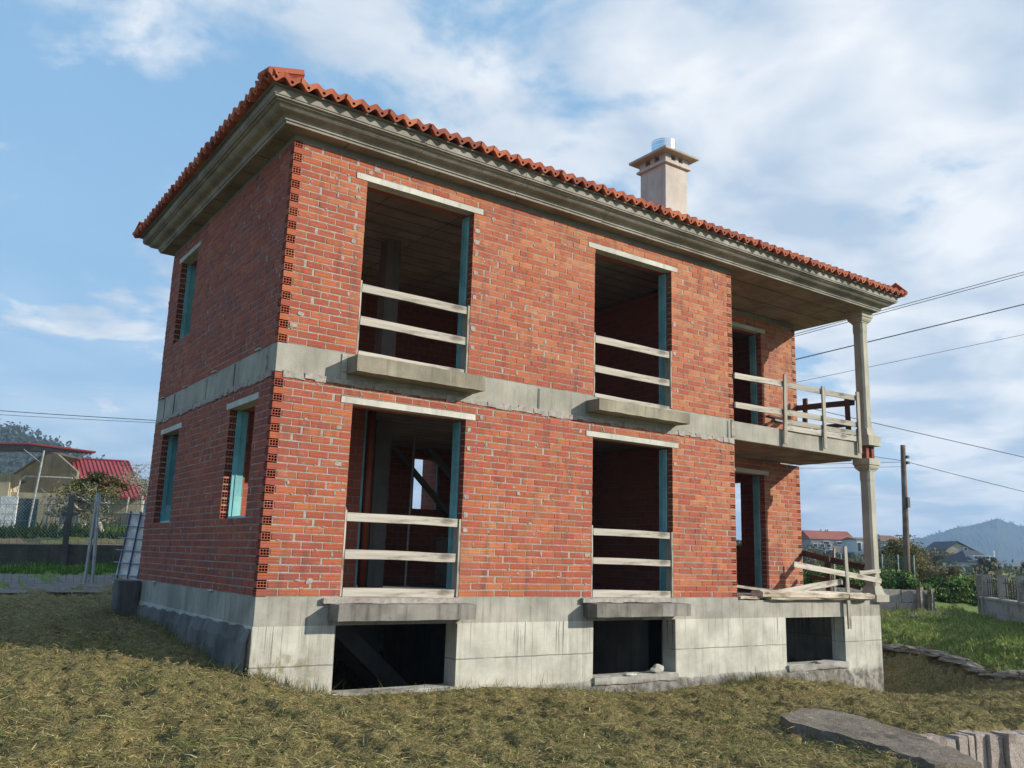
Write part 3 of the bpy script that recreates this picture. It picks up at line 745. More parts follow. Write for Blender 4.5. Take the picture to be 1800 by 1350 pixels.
# mortar squeezed out and smeared over the arrises
V = []; F = []
for wll, m, t in plain:
    if rng.random() > .22: continue
    sx = rng.choice((-1, 1))*.12; zz = rng.choice((0, 0, .077))
    if rng.random() < .5: sx = rng.uniform(-.12, .12); 
    rx, rzz = rng.uniform(.010, .034), rng.uniform(.006, .018)
    if abs(sx) > .115: rx, rzz = rng.uniform(.008, .022), rng.uniform(.014, .040); zz = .038
    b0 = len(V); K = 7; V.append(m @ Vector((sx, -.0065, zz)))
    for j in range(K):
        a = 6.283*j/K; q = rng.uniform(.6, 1.25); V.append(m @ Vector((sx+math.cos(a)*rx*q, -.0035, zz+math.sin(a)*rzz*q)))
    for j in range(K): 
        a = 6.283*j/K; V.append(m @ Vector((sx+math.cos(a)*rx*1.15, .004, zz+math.sin(a)*rzz*1.15)))
    for j in range(K): F.append((b0, b0+1+(j+1) % K, b0+1+j)); F.append((b0+1+j, b0+1+(j+1) % K, b0+1+K+(j+1) % K, b0+1+K+j))
o = mesh_obj('mortar_smear', V, F, M['mortar'], house); o['kind'] = 'stuff'
# grey mortar fillings where bricks were cut short or cells patched
for (x, z) in [(W1[1]+.055, z) for z in (5.05, 4.88, 4.70, 4.43, 4.07, 3.62, 3.35, 2.20, 1.95, 1.30, 1.06, .86)]+[(W2[1]+.055, z) for z in (4.4, 3.9, 2.08)]+[(.18, 3.20), (.26, 3.36), (.88, 4.44), (.90, 5.05), (.86, 2.02), (.88, 1.58), (3.02, 5.30), (2.94, 2.40), (4.70, 2.40), (4.84, 1.5), (4.86, .6), (1.15, 5.50), (1.06, 5.44), (.62, .18), (3.6, 1.4), (7.7, 5.3), (7.1, 4.5)]:
    w_, h_ = rng.uniform(.03, .055), rng.uniform(.026, .042); mb = MB(); K = 9; pts = []
    for j in range(K):
        a = 6.283*j/K; q = rng.uniform(.75, 1.2); ca, sa = math.cos(a), math.sin(a); pts.append((x+w_*max(-.85, min(.85, ca*1.2))*q, -.0055, z+h_*max(-.85, min(.85, sa*1.2))*q))
    mb.poly_prism(pts, (0, .012, 0)); mb.build('mortar_patch', M['mortar'], house)
print('bricks', len(plain), 'hollow', len(hollow))

# inner leaf of the outer walls, return wall, back wall
mb = MB()
for zb, low in ((0.0, True), (Z2, False)):
    zt = zb+2.60
    for p, q, a, b in rects(.16, LX-.28, zb, zt, [(W1[0], W1[1], zb-.1, zb+2.34), (W2[0], W2[1], zb-.1, zb+2.34)]): FR.box(mb, p, q, .16, .28, a, b)
    for p, q, a, b in rects(.285, DY-.01, zb, zt, ops_left(zb, low)[::2]): LF.box(mb, p, q, .16, .28, a, b)
    for p, q, a, b in rects(.28, 3.88, zb, zt, [(PD[0], PD[1], zb-.1, zb+2.34)]): PW.box(mb, p, q, .13, .27, a, b)
    mb.box(LX-.275, LX-.005, .125, 1.87, zb, zt)                     # return wall beside the porch
    # right end wall with a window, back wall with a window
    mb.box(7.84, 7.96, 1.875, 5.37, zb+.002, zt)  # unseen partition, added to block sun coming through the porch doors
    RT = Face((12.0, 1.88, 0), (0, 1, 0), (-1, 0, 0))
    for p, q, a, b in rects(0, 3.77, zb, zt, [(1.09, 2.35, zb+.95, zb+2.34)] if low else []): RT.box(mb, p, q, .003, .25, a, b)
    BK = Face((0, 5.655, 0), (1, 0, 0), (0, -1, 0))
    for p, q, a, b in rects(.29, 11.74, zb, zt, [(4.90, 5.45, zb+1.43, zb+2.44)] if low else []): BK.box(mb, p, q, .003, .27, a, b)
mb.box(5.46, 5.75, 5.66, 6.05, -.4, 2.6)
mb.build('inner_wall', M['inner'], house)
mb = MB(); mb.box(.30, 2.02, 1.72, 1.82, 0.005, 2.60); pw = mb.build('partition_wall', M['inner'], house)
for q in ((2.60, 2.87, 2.5, 2.77, 0.005, 2.60), (2.55, 2.80, 2.4, 2.65, Z2+.005, 5.60), (6.9, 7.15, 3.1, 3.35, .005, 2.6), (1.3, 1.6, 1.9, 2.2, -2.28, -.33)): MB().box(*q).build('concrete_post', M['inconc'], house)
mb = MB(); mb.tube([(2.16, 1.78, .01), (2.16, 1.78, 2.6)], .06, 10); mb.build('drain_pipe', M['pipe'], house, True)
for q, w__ in (([(4.25, 5.2, 2.6), (4.38, 5.2, 2.6), (6.5, 5.2, .66), (6.5, 5.2, .55)], .12), ([(4.95, 5.0, 2.6), (5.10, 5.0, 2.6), (6.6, 5.0, 1.22), (6.6, 5.0, 1.1)], .12), ([(1.8, 2.5, -.4), (2.2, 2.5, -.4), (4.3, 2.5, -2.2), (4.0, 2.5, -2.28)], .9)): MB().poly_prism(q, (0, w__, 0)).build('stair_slab', M['inconc'], house)
for x, y in ((3.8, 3.5), (4.75, 3.3)):
    mb = MB(); mb.tube([(x, y, .01), (x+.04, y, 2.59)], .02, 6); mb.box(x-.07, x+.07, y-.07, y+.07, 0.003, .012)
    o = mb.build('tube', M['galv']); r = empty('steel_prop', (x, y, 0), 'thin steel prop standing inside the ground floor room %s' % ('nearer the concrete post' if x < 4.3 else 'holding up a trestle board'), 'prop', 'steel props in the room'); reparent(o, r)
mb = MB(); mb.box(4.7, 5.9, 3.6, 4.2, .82, .86); mb.box(4.75, 4.81, 3.65, 4.15, 0.005, .815); mb.box(5.8, 5.86, 3.65, 4.15, 0.005, .815)
o = mb.build('trestle_table', M['wood_grey']); tagp(o, 'rough board table standing in the dark ground floor room', 'table')
o = beam_obj('timber_plank', (4.95, 1.15, .03), (8.2, 3.2, .03), .16, .03, M['wood_grey'], up=(0.53, -0.84, 0)); tagp(o, 'long board lying on the floor inside the second ground floor opening', 'plank')

# slabs
mb = MB(); mb.box(.01, 12.0, .30, DY-.01, -.32, 0.0); mb.box(W1[0]-.05, W1[1]+.05, .02, .30, -.05, .0015); mb.box(W2[0]-.05, W2[1]+.05, .02, .30, -.05, .0015)
mb.box(8.12, 12.0, .02, .30, -.32, -.045)
mb.build('floor_slab', M['inconc'], house)
mb = MB(); mb.box(.30, LX-.02, .30, DY-.02, 2.615, 2.965); mb.build('floor_slab', [M['ceil']], house)
# slab edge band on the two street faces
mb = MB(); mb.box(.003, LX-.02, .004, .31, 2.612, 2.968); mb.box(.004, .31, .02, DY, 2.613, 2.967)
b = mb.build('slab_edge', M['band'], house)
def lath(x0, x1, y0, y1, z0, z1, m='wood_grey', n='lath', par=None):
    mb = MB(); mb.box(x0, x1, y0, y1, z0, z1, jit=.003); return mb.build(n, M[m], par or b)
lath(.835, .905, -.012, .002, 2.60, 2.955, 'wood')
for x in (3.90, 7.93): lath(x, x+.03, -.004, .002, 2.60, 2.93, 'dark', 'joint_strip')
for y in (.29, 2.80): lath(-.012, .002, y, y+.07, 2.62, 2.95)
for y in (1.55, 4.55, 5.15): lath(-.004, .002, y, y+.018, 2.62, 2.95, 'dark', 'joint_strip')
mk = MB()
for i in range(60):    # mortar lumps squeezed out under the slab edge
    x = .1+i*.133; mk.box(x, x+.14, -.008-rng.random()*.012, .006, 2.575-rng.random()*.03, 2.62+rng.random()*.02, jit=.006)
for i in range(40):
    y = .1+i*.137; mk.box(-.008-rng.random()*.012, .006, y, y+.14, 2.575-rng.random()*.03, 2.62+rng.random()*.02, jit=.006)
o = mk.build('mortar_skim', M['mortar'], b); o['kind'] = 'stuff'
for y in (.55, 2.35, 3.84, 5.19): lath(-.035, .03, y, y+.16, 2.972, 2.985, 'lintel', 'slip_tile')
for y in (1.57, 4.44): lath(-.035, .03, y, y+.16, -.006, .008, 'lintel', 'slip_tile')
# balcony slab, notched round the column
mb = MB(); mb.box(8.10, 11.80, .002, .36, 2.635, 2.945); mb.box(8.10, 12.0, .36, 1.59, 2.635, 2.945); mb.box(8.10, 12.0, 1.875, DY-.02, 2.635, 2.945)
bal = mb.build('balcony_slab', [M['band']], house)
mb = MB(); mb.box(8.11, 11.79, .012, .36, 2.628, 2.636); mb.box(8.11, 11.99, .36, 1.59, 2.628, 2.636); mb.build('slab_underside', M['soffit'], bal)
lath(8.03, 8.10, -.010, .01, 2.62, 2.955, 'wood_grey', 'lath', bal); 
# roof slab / ceiling and soffit
mb = MB(); mb.box(.29, LX-.28, .29, DY-.28, 5.60, 5.70); mb.box(LX-.28, 11.74, 1.9, DY-.28, 5.60, 5.70); mb.build('ceiling', M['ceil'], house)
mb = MB()
for k in range(8): mb.box(.3, LX-.3, .62+k*.62, .70+k*.62, 5.585, 5.60)
mb.build('ceiling_rib', M['ceil'], house)
sf = MB()
for x0, x1, y0, y1 in ((-.175, 12.325, -.175, .10), (-.175, .10, .10, 5.56), (-.175, 12.325, 5.56, 5.835), (8.0, 12.325, .10, 1.70), (12.02, 12.325, 1.70, 5.56)): sf.box(x0, x1, y0, y1, 5.660, 5.72)
sf.build('soffit', M['soffit'], house)
mb = MB(); mb.box(.006, LX-.01, .006, .15, 5.575, 5.66); mb.box(.008, .15, .15, DY-.02, 5.575, 5.66); mb.box(8.1, 11.98, 1.61, 1.75, 5.58, 5.66); mb.build('wall_head', M['inconc'], house)

# plinth: lower wall, cast edge above it
PO = [(.995, 2.69, -1.11, -.33), (4.992, 6.66, -1.115, -.33), (9.328, 11.01, -1.12, -.335)]
mb = MB()
for p, q, a, c in rects(-.012, TX, -2.6, -.33, PO): FR.box(mb, p, q, 0, .28, a, c)
mb.box(-.012, .27, .28, DY, -2.6, -.33); mb.box(.27, TX, DY-.28, DY, -2.6, -.33); mb.box(TX-.28, TX, .28, DY-.28, -2.6, -.05)
mb.build('plinth', M['plinth'], house)
mb = MB(); mb.box(.27, 12, .28, 5.4, -2.45, -2.3); mb.build('basement_floor', M['inconc'], house)
for q in ((4.4, 4.6, .9, 5.3, -2.3, -.335), (6.95, 7.15, 1.1, 5.3, -2.3, -.335), (6.9, 7.2, .29, .55, -2.3, -.335), (8.5, 8.7, .4, 5.3, -2.3, -.335)): MB().box(*q).build('basement_wall', M['inconc'], house)
mb = MB()
mb.box(.0, 8.14, .003, .28, -.33, -.001); mb.box(8.146, TX-.002, .003, .28, -.33, -.042); mb.box(.0, .28, .28, DY, -.345, -.001); mb.box(TX-.28, TX-.003, .28, DY, -.33, -.042)
mb.build('cast_edge', M['beam'], house)
# crumbling footing along the shaded side and the damp footing step along the front
def footing(name, pts_top, out, depth, mat, seed, n=(0, -1)):
    vs = []; fs = []; rr = random.Random(seed); k = len(pts_top); rows = 9
    for i, (x, y, z) in enumerate(pts_top):
        for j in range(rows):
            t = j/(rows-1); q = out*(0.15 if j == 0 else 1)*(1+.0*t); nz = mnoise.noise(Vector((x*3.1, y*3.1, t*depth*3.1+seed)))*.035+mnoise.noise(Vector((x*11, y*11, t*depth*9+seed)))*.014
            if j == 0: nz = 0
            vs.append((x+n[0]*(q+nz), y+n[1]*(q+nz), z-depth*(t**1.1)-(.012 if j else 0)+ (rr.uniform(-.012, .012) if j < 2 else 0)))
    for i in range(k-1):
        for j in range(rows-1): fs.append((i*rows+j, i*rows+j+1, (i+1)*rows+j+1, (i+1)*rows+j))
    return mesh_obj(name, vs, fs, mat, house)
M['footdark'] = m_concrete('damp_footing', (0.075, 0.075, 0.075), (0.17, 0.17, 0.165), 0.6, grain=20)
N_ = 90
footing('footing', [(-.02, -.001+5.63*i/N_, -.345-.045*(i/N_)-.012*math.sin(i*.7)) for i in range(N_+1)], .045, 1.3, M['footdark'], 3, (-1, 0))
M['footfront'] = m_concrete('footing_concrete', (0.22, 0.215, 0.195), (0.40, 0.395, 0.36), 0.4, dirt=-1.17, grain=40)
footing('footing', [(2.75+8.3*i/140, -.004, -1.135-.055*min(1, i/60)+.012*math.sin(i*.23)) for i in range(141)], .035, 1.3, M['footfront'], 8)
for (a, c, z) in ((.99, 2.695, -1.112), (4.985, 6.67, -1.118), (9.32, 11.02, -1.122)):
    mb = MB(); mb.box(a+.002, c-.002, -.05, .29, z-.10, z); o = mb.build('basement_sill', M['footfront'], house); rough_edges(o, .12, .018, 5, a)
# concrete stub at the far corner
mb = MB(); mb.box(-.36, -.02, 5.35, 5.70, -1.0, -.02); rough_edges(mb.build('corner_stub', M['footdark'], house), .15, .02)

# ledges in front of the openings
def ledge(x0, x1, z0, z1, mat, amp, lbl):
    mb = MB(); mb.box(x0, x1, -.30, .002, z0, z1); o = mb.build('window_ledge', mat, house); o['label'] = lbl
    return rough_edges(o, .10, amp, 6, x0)
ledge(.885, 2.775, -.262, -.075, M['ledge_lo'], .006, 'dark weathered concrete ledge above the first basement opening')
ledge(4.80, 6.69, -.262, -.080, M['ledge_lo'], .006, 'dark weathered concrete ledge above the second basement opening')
ledge(.91, 2.785, 2.700, 2.905, M['ledge_hi'], .008, 'rough concrete ledge under the first upper opening')
ledge(4.80, 6.705, 2.700, 2.870, M['ledge_hi'], .008, 'rough concrete ledge under the second upper opening')
for a, c in ((.80, 2.66), (4.75, 6.60)):
    mb = MB(); mb.box(a, c, -.06, .01, -.072, -.012); rough_edges(mb.build('mortar_bed', M['mortar'], house), .08, .014, 9, a)
# lintels
def lintel(x0, x1, y0, y1, z0, z1, mat='lintel'):
    mb = MB(); mb.box(x0, x1, y0, y1, z0, z1); o = mb.build('lintel', M[mat], house); rough_edges(o, .14, .003, 9, x0)
for zb in (0, Z2):
    for a, c in ((.865, 2.84), (4.81, 6.75)): lintel(a, c, -.006, .27, zb+2.342, zb+2.422)
    lintel(8.10+PD[0]-.12, 8.10+PD[1]+.14, 1.592, 1.86, zb+2.342, zb+2.422)
    lintel(-.006, .27, 3.945, 5.19, zb+2.342, zb+2.422)
lintel(-.006, .27, .505, 1.74, 2.342, 2.422)

# teal door-pocket profiles at the jambs
def profile_x(x1, y0, zb, top=2.34, mat='teal'):
    root = None; zs = [zb+.003, zb+.62, zb+1.38, zb+top-.02]
    for k, (a, c) in enumerate(zip(zs, zs[1:])):
        mb = MB(); mb.box(x1-.030, x1-.002, y0, y0+.145, a, c-.004); mb.box(x1-.042, x1-.030, y0+.045, y0+.060, a, c-.004); mb.box(x1-.036, x1-.030, y0, y0+.012, a, c-.004); mb.box(x1-.036, x1-.030, y0+.133, y0+.145, a, c-.004)
        if root is None: root = mb.build('jamb_profile', M[mat], house)
        else: mb.build('profile_length', M[mat], root)
for zb in (0, Z2):
    profile_x(W1[1], .122, zb); profile_x(W2[1], .122, zb); profile_x(8.10+PD[1], 1.722, zb)
def profile_y(y1, zb, sill=True, mat='teal'):
    mb = MB(); mb.box(.10, .245, y1-.030, y1-.002, zb+.905, zb+2.33); mb.box(.145, .16, y1-.042, y1-.030, zb+.905, zb+2.33)
    r = mb.build('jamb_profile', M[mat], house)
    if sill:
        mb = MB(); mb.box(.095, .25, y1-.998, y1-.032, zb+.903, zb+.935); mb.build('sill_profile', M['tealp'], r)
        mb = MB(); mb.box(.16, .25, y1-.036, y1-.0305, zb+.94, zb+1.20); mb.build('profile_length', M['tealp'], r)
profile_y(1.605, 0); profile_y(5.06, 0); profile_y(5.06, Z2, False)
mb = MB(); mb.box(2.02, 2.05, 1.715, 1.825, .01, 2.59); mb.build('jamb_profile', M['teal'], house)
mb = MB(); mb.box(5.42, 5.449, 5.375, 5.40, 1.43, 2.44); mb.build('jamb_profile', M['teal'], house)

# timber guard rails nailed across the tall openings
def guard(x0, x1, zb, zs, top, seed):
    r = empty('guard_rail', (x0, 0, zb), parent=house)
    y = .045
    beam_obj('post', (x0+.012, .055, zb+.005), (x0+.012, .055, zb+top), .11, .022, M['wood'], r, up=(0, 1, 0), seed=seed)
    beam_obj('post', (x1-.035, .045, zb+.005), (x1-.035, .045, zb+top-.03), .13, .03, M['wood_grey'], r, up=(0, 1, 0), seed=seed+1)
    for k, (a, c) in enumerate(zs):
        beam_obj('rail', (x0+.026, y-.035-.002*k, zb+(a+c)/2), (x1-.055+rng.uniform(-.02, .03), y-.035, zb+(a+c)/2-.006*k), c-a, .026, M['wood'], r, seed=seed+3+k, jag=.006)
guard(W1[0], W1[1], 0, [(.90, 1.005), (.45, .56), (.003, .107)], 1.03, 1)
guard(W2[0], W2[1], 0, [(.893, .993), (.478, .57), (.003, .107)], 1.03, 20)
guard(W1[0], W1[1], Z2, [(.835, .94), (.40, .51), (-.02, .055)], .985, 40)
guard(W2[0], W2[1], Z2, [(.835, .945), (.37, .478), (-.02, .04)], .985, 60)

# columns at the porch corner
M['propbrick'] = m_plain('dark_red_brick_prop', (.22, .07, .05), .9, 0, .3, 12)
def column(z0, z1, lbl, base_h=.13):
    cx, cy = 12.125, .115; r = empty('column', (cx, cy, z0), parent=house); r['label'] = lbl
    def ring(prof, name, chamf=0.0, amp=.0):
        vs = []; fs = []; n = 8 if chamf else 4
        for h, z in prof:
            if chamf:
                c = min(chamf, h*.4)
                pts = [(-h+c, -h), (h-c, -h), (h, -h+c), (h, h-c), (h-c, h), (-h+c, h), (-h, h-c), (-h, -h+c)]
            else: pts = [(-h, -h), (h, -h), (h, h), (-h, h)]
            for x, y in pts: vs.append((cx+x, cy+y, z))
        for i in range(len(prof)-1):
            for j in range(n): fs.append((i*n+j, i*n+(j+1) % n, (i+1)*n+(j+1) % n, (i+1)*n+j))
        fs.append(tuple(range(n))[::-1]); fs.append(tuple((len(prof)-1)*n+j for j in range(n)))
        o = mesh_obj(name, vs, fs, M['column']); reparent(o, r); return o
    ring([(.205, z0), (.205, z0+base_h)], 'base')
    ring([(.18, z0+base_h+.001), (.15, z0+base_h+.03), (.128, z0+base_h+.10), (.118, z0+base_h+.16)], 'base_moulding')
    ring([(.113, z0+base_h+.161), (.108, z0+base_h+.3), (.105, z1-.45), (.112, z1-.40), (.112, z1-.235)], 'shaft', .035)
    ring([(.122, z1-.234), (.122, z1-.215), (.140, z1-.205), (.165, z1-.165), (.172, z1-.13), (.160, z1-.125), (.185, z1-.118), (.185, z1)], 'capital')
column(-.075, 2.655, 'lower porch column standing on the plinth corner')
column(2.915, 5.66, 'upper balcony column under the roof corner', .19)
for dx in (-.10, .08):
    for dy in (-.08, .10):
        mb = MB(); mb.box(12.125+dx-.04, 12.125+dx+.045, .145+dy-.05, .145+dy+.04, 2.657, 2.914); mb.build('brick_prop', M['propbrick'], house)

# cornice: moulded pieces mitred at the corners
PROF = [(.165, 5.655), (.20, 5.655), (.203, 5.684), (.221, 5.688), (.223, 5.712), (.238, 5.738), (.262, 5.747), (.297, 5.752), (.332, 5.765), (.358, 5.785), (.372, 5.805), (.381, 5.812), (.405, 5.814), (.408, 5.830), (.440, 5.834), (.443, 5.852), (.455, 5.856), (.458, 5.945), (.165, 5.945)]
corn = empty('cornice', (0, 0, 5.655), parent=house)
def cornice_side(A, B, out, splits):
    """A, B wall corners, out = outward direction"""
    A, B, out = Vector(A), Vector(B), Vector(out); d = (B-A).normalized(); Ls = (B-A).length
    cuts = [0]+splits+[Ls]
    for k, (s0, s1) in enumerate(zip(cuts, cuts[1:])):
        vs = []; fs = []; n = len(PROF); hs = []
        nseg = max(2, int((s1-s0)/.35)); sag = rng.uniform(-.002, .002)
        for i in range(nseg+1):
            t = i/nseg
            for o, z in PROF:
                e0 = -o if k == 0 else s0+.003; e1 = Ls+o if k == len(cuts)-2 else s1-.003
                s = e0+(e1-e0)*t; p = A+d*s+out*(o+sag*(1 if o > .18 else 0)); nz = mnoise.noise(Vector((s*2.2, z*30, k)))*.0025
                vs.append((p.x, p.y, z+nz+sag))
        for i in range(nseg):
            for j in range(n):
                fs.append((i*n+j, i*n+(j+1) % n, (i+1)*n+(j+1) % n, (i+1)*n+j))
        fs.append(tuple(range(n))[::-1]); fs.append(tuple(nseg*n+j for j in range(n)))
        o = mesh_obj('cornice_piece', vs, fs, M['cornice']); reparent(o, corn)
        bm = bmesh.new(); bm.from_mesh(o.data); bmesh.ops.recalc_face_normals(bm, faces=bm.faces); bm.to_mesh(o.data); bm.free()
cornice_side((0, 0, 0), (TX, 0, 0), (0, -1, 0), [1.62, 3.25, 4.9, 6.5, 8.1, 9.6, 11.0])
cornice_side((0, DY, 0), (0, 0, 0), (-1, 0, 0), [1.5, 2.9, 4.3])
cornice_side((TX, 0, 0), (TX, DY, 0), (1, 0, 0), [2.0, 4.0])
cornice_side((TX, DY, 0), (0, DY, 0), (0, 1, 0), [3, 6, 9])

# roof: deck, tiles, hips, chimney
roof = empty('roof', (TX/2, DY/2, 5.95), parent=house)
PIT = math.atan(.26); OV = .60; EZ = 6.022; ex0, ex1, ey0, ey1 = -OV, TX+OV, -OV, DY+OV
def deck():
    o = .50; x0, x1, y0, y1 = -o, TX+o, -o, DY+o; h = (y1-y0)/2; rz = 5.952+h*.26-.02
    z0 = 5.948
    vs = [(x0, y0, z0), (x1, y0, z0), (x1, y1, z0), (x0, y1, z0), (x0, y0, z0+.02), (x1, y0, z0+.02), (x1, y1, z0+.02), (x0, y1, z0+.02), (x0+h, (y0+y1)/2, rz), (x1-h, (y0+y1)/2, rz)]
    fs = [(3, 2, 1, 0), (0, 1, 5, 4), (1, 2, 6, 5), (2, 3, 7, 6), (3, 0, 4, 7), (4, 5, 9, 8), (5, 6, 9), (6, 7, 8, 9), (7, 4, 8)]
    o = mesh_obj('roof_deck', vs, fs, M['inconc']); reparent(o, roof)
deck()
TW = .2
def tile_mesh(thk, ln, seg, wid=.2, amp=.047, hole=False):
    vs = []; fs = []
    for y in (0, ln):
        for side in (0, 1):
            for i in range(seg+1):
                u = i/seg; x = (u-.5)*wid; ph = (u-.5)*wid/TW
                h = amp*max(0, 0.5-0.5*math.cos(2*math.pi*ph))**.8-(.028*max(0, math.cos(math.pi*ph))**1.6 if not side and hole else 0)
                vs.append((x, y, h+(0 if side else -thk)))
    n = seg+1
    for i in range(seg):
        fs.append((n+i, n+i+1, 3*n+i+1, 3*n+i)); fs.append((i+1, i, 2*n+i, 2*n+i+1))
        if not (hole and i in (seg//2-1, seg//2)): fs.append((i, i+1, n+i+1, n+i))
        fs.append((2*n+i+1, 2*n+i, 3*n+i, 3*n+i+1))
    if hole:      # the little open cell in the trough of an eave tile
        a, b_ = seg//2-1, seg//2+1; base_ = len(vs)
        for q in (a, b_):
            bo, to = vs[q], vs[n+q]
            for f_ in (.28, .62): vs.append((bo[0], 0, bo[2]+(to[2]-bo[2])*f_))
        fs.append((a, seg//2, b_, base_+2, base_)); fs.append((base_+1, base_+3, n+b_, n+seg//2, n+a))
    fs.append((0, n, 3*n, 2*n)); fs.append((n+seg, seg, 2*n+seg, 3*n+seg))
    return vs, fs
vs, fs = tile_mesh(.062, .44, 12, .198, hole=True); EAVE = mesh_obj('roof_tile', vs, fs, M['tile']).data
bpy.data.objects.remove(bpy.data.objects['roof_tile'])
vs2, fs2 = tile_mesh(.016, .42, 6, .2)
TV, TF, TT = [], [], []
sides = [((ex0, ey0), (1, 0), (0, 1), ex1-ex0), ((ex0, ey1), (0, -1), (1, 0), ey1-ey0), ((ex1, ey0), (0, 1), (-1, 0), ey1-ey0), ((ex1, ey1), (-1, 0), (0, -1), ex1-ex0)]
cs, sn = math.cos(PIT), math.sin(PIT)
for si, (o_, e, n, Ls) in enumerate(sides):
    E_ = Vector((*e, 0)); N2 = Vector((*n, 0)); SL = N2*cs+Vector((0, 0, sn)); NR = E_.cross(SL); half = (ey1-ey0)/2
    cnt = int(round(Ls/TW)); w_ = Ls/cnt
    for i in range(cnt):
        u = (i+.5)*w_; run = min(u, Ls-u, half)
        ox = rng.uniform(-.003, .003); tw = rng.uniform(-.022, .022); up = rng.uniform(-.006, .006)
        base = Vector((*o_, EZ))+E_*(u+ox)
        m = Matrix(((E_.x, SL.x, NR.x, 0), (E_.y, SL.y, NR.y, 0), (E_.z, SL.z, NR.z, 0), (0, 0, 0, 1)))
        m = Matrix.Translation(base+SL*(up*3)+NR*up) @ m @ Matrix.Rotation(tw, 4, 'Z')
        if si in (0, 1):
            t = bpy.data.objects.new('roof_tile', EAVE); COL.objects.link(t); t.parent = roof; t.matrix_parent_inverse = Matrix.Translation(-roof.location); t.matrix_basis = m
        else:
            b0 = len(TV); TV += [tuple(m @ Vector(v)) for v in vs2]; TF += [tuple(b0+q for q in f) for f in fs2]; TT += [rng.uniform(.05, 1)]*len(vs2)
        k = 1
        while k*.37+.1 < run/cs:
            m2 = Matrix.Translation(SL*(k*.37)+NR*(.012)) @ m; b0 = len(TV)
            TV += [tuple(m2 @ Vector(v)) for v in vs2]; TF += [tuple(b0+q for q in f) for f in fs2]; TT += [rng.uniform(.05, 1)]*len(vs2); k += 1
rt = mesh_obj('roof_tiles', TV, TF, M['tile'], tint=TT); rt['kind'] = 'stuff'; reparent(rt, roof)
# hip and ridge caps
def cap_run(a, b, r0, n):
    a, b = Vector(a), Vector(b); d = (b-a)/n; dn = d.normalized(); sx = dn.cross(Vector((0, 0, 1))).normalized(); uz = sx.cross(dn)
    for i in range(n):
        vs = []; fs = []; K = 8
        for t, rr in ((0, r0), (1.15, r0*.82)):
            for sh in (0, .018):
                for j in range(K+1):
                    an = math.pi*j/K; p = a+d*(i+t)+sx*(math.cos(an)*(rr-sh))+uz*(math.sin(an)*(rr-sh)*.95+.02*(1-t)); vs.append(tuple(p))
        q = K+1
        for j in range(K):
            fs.append((j, j+1, 2*q+j+1, 2*q+j)); fs.append((q+j+1, q+j, 3*q+j, 3*q+j+1)); fs.append((j+1, j, q+j, q+j+1))
        o = mesh_obj('ridge_tile', vs, fs, M['tile'])
        bm = bmesh.new(); bm.from_mesh(o.data); bmesh.ops.recalc_face_normals(bm, faces=bm.faces); bm.to_mesh(o.data); bm.free(); reparent(o, roof)
hh = (ey1-ey0)/2; rz = EZ+hh*math.tan(PIT)
for cxn, cyn, sx_, sy_ in ((ex0, ey0, 1, 1), (ex1, ey0, -1, 1), (ex0, ey1, 1, -1), (ex1, ey1, -1, -1)):
    cap_run((cxn+sx_*.03, cyn+sy_*.03, EZ-.05), (cxn+sx_*hh, cyn+sy_*hh, rz+.02), .085, 14)
cap_run((ex0+hh, ey0+hh, rz+.03), (ex1-hh, ey0+hh, rz+.03), .12, 16)

chim = empty('chimney', (9.345, 2.89, 6.5), parent=house)
cx0, cx1, cy0, cy1 = 9.02, 9.67, 2.505, 3.27
def cpart(name, mb, m, sm=False): o = mb.build(name, M[m], None, sm); reparent(o, chim); return o
cpart('stack', MB().box(cx0, cx1, cy0, cy1, 6.3, 8.925), 'render')
cpart('collar', MB().box(cx0-.065, cx1+.065, cy0-.065, cy1+.065, 8.926, 8.975), 'render')
mb = MB()
for px_, py_, wx, wy in ((0, 0, .17, .19), (.5, 0, .09, .12), (1, 0, .17, .19), (0, .5, .12, .13), (1, .5, .12, .13), (0, 1, .17, .19), (.5, 1, .09, .12), (1, 1, .17, .19)):
    X = cx0-.02+(cx1-cx0+.04-wx)*px_; Y = cy0-.02+(cy1-cy0+.04-wy)*py_; mb.box(X, X+wx, Y, Y+wy, 9.035, 9.15)
mb.box(cx0-.02, cx1+.02, cy0-.02, cy1+.02, 8.976, 9.034); mb.box(cx0+.17, cx1-.17, cy0+.2, cy1-.2, 9.035, 9.148)
cpart('vent_course', mb, 'render')
bevel(cpart('cap', MB().box(cx0-.19, cx1+.19, cy0-.19, cy1+.19, 9.152, 9.215), 'capc'), .012)
mb = MB(); fx, fy = 9.15, 2.68
for z0, z1, r in ((9.216, 9.34, .27), (9.345, 9.44, .27), (9.445, 9.475, .278)): mb.tube([(fx, fy, z0), (fx, fy, z1)], r, 28, cap=False)
mb.tube([(fx, fy, 9.34), (fx, fy, 9.345)], .262, 28, cap=False); mb.tube([(fx, fy, 9.44), (fx, fy, 9.445)], .255, 28, cap=False)
o = cpart('flue', mb, 'steel', True)

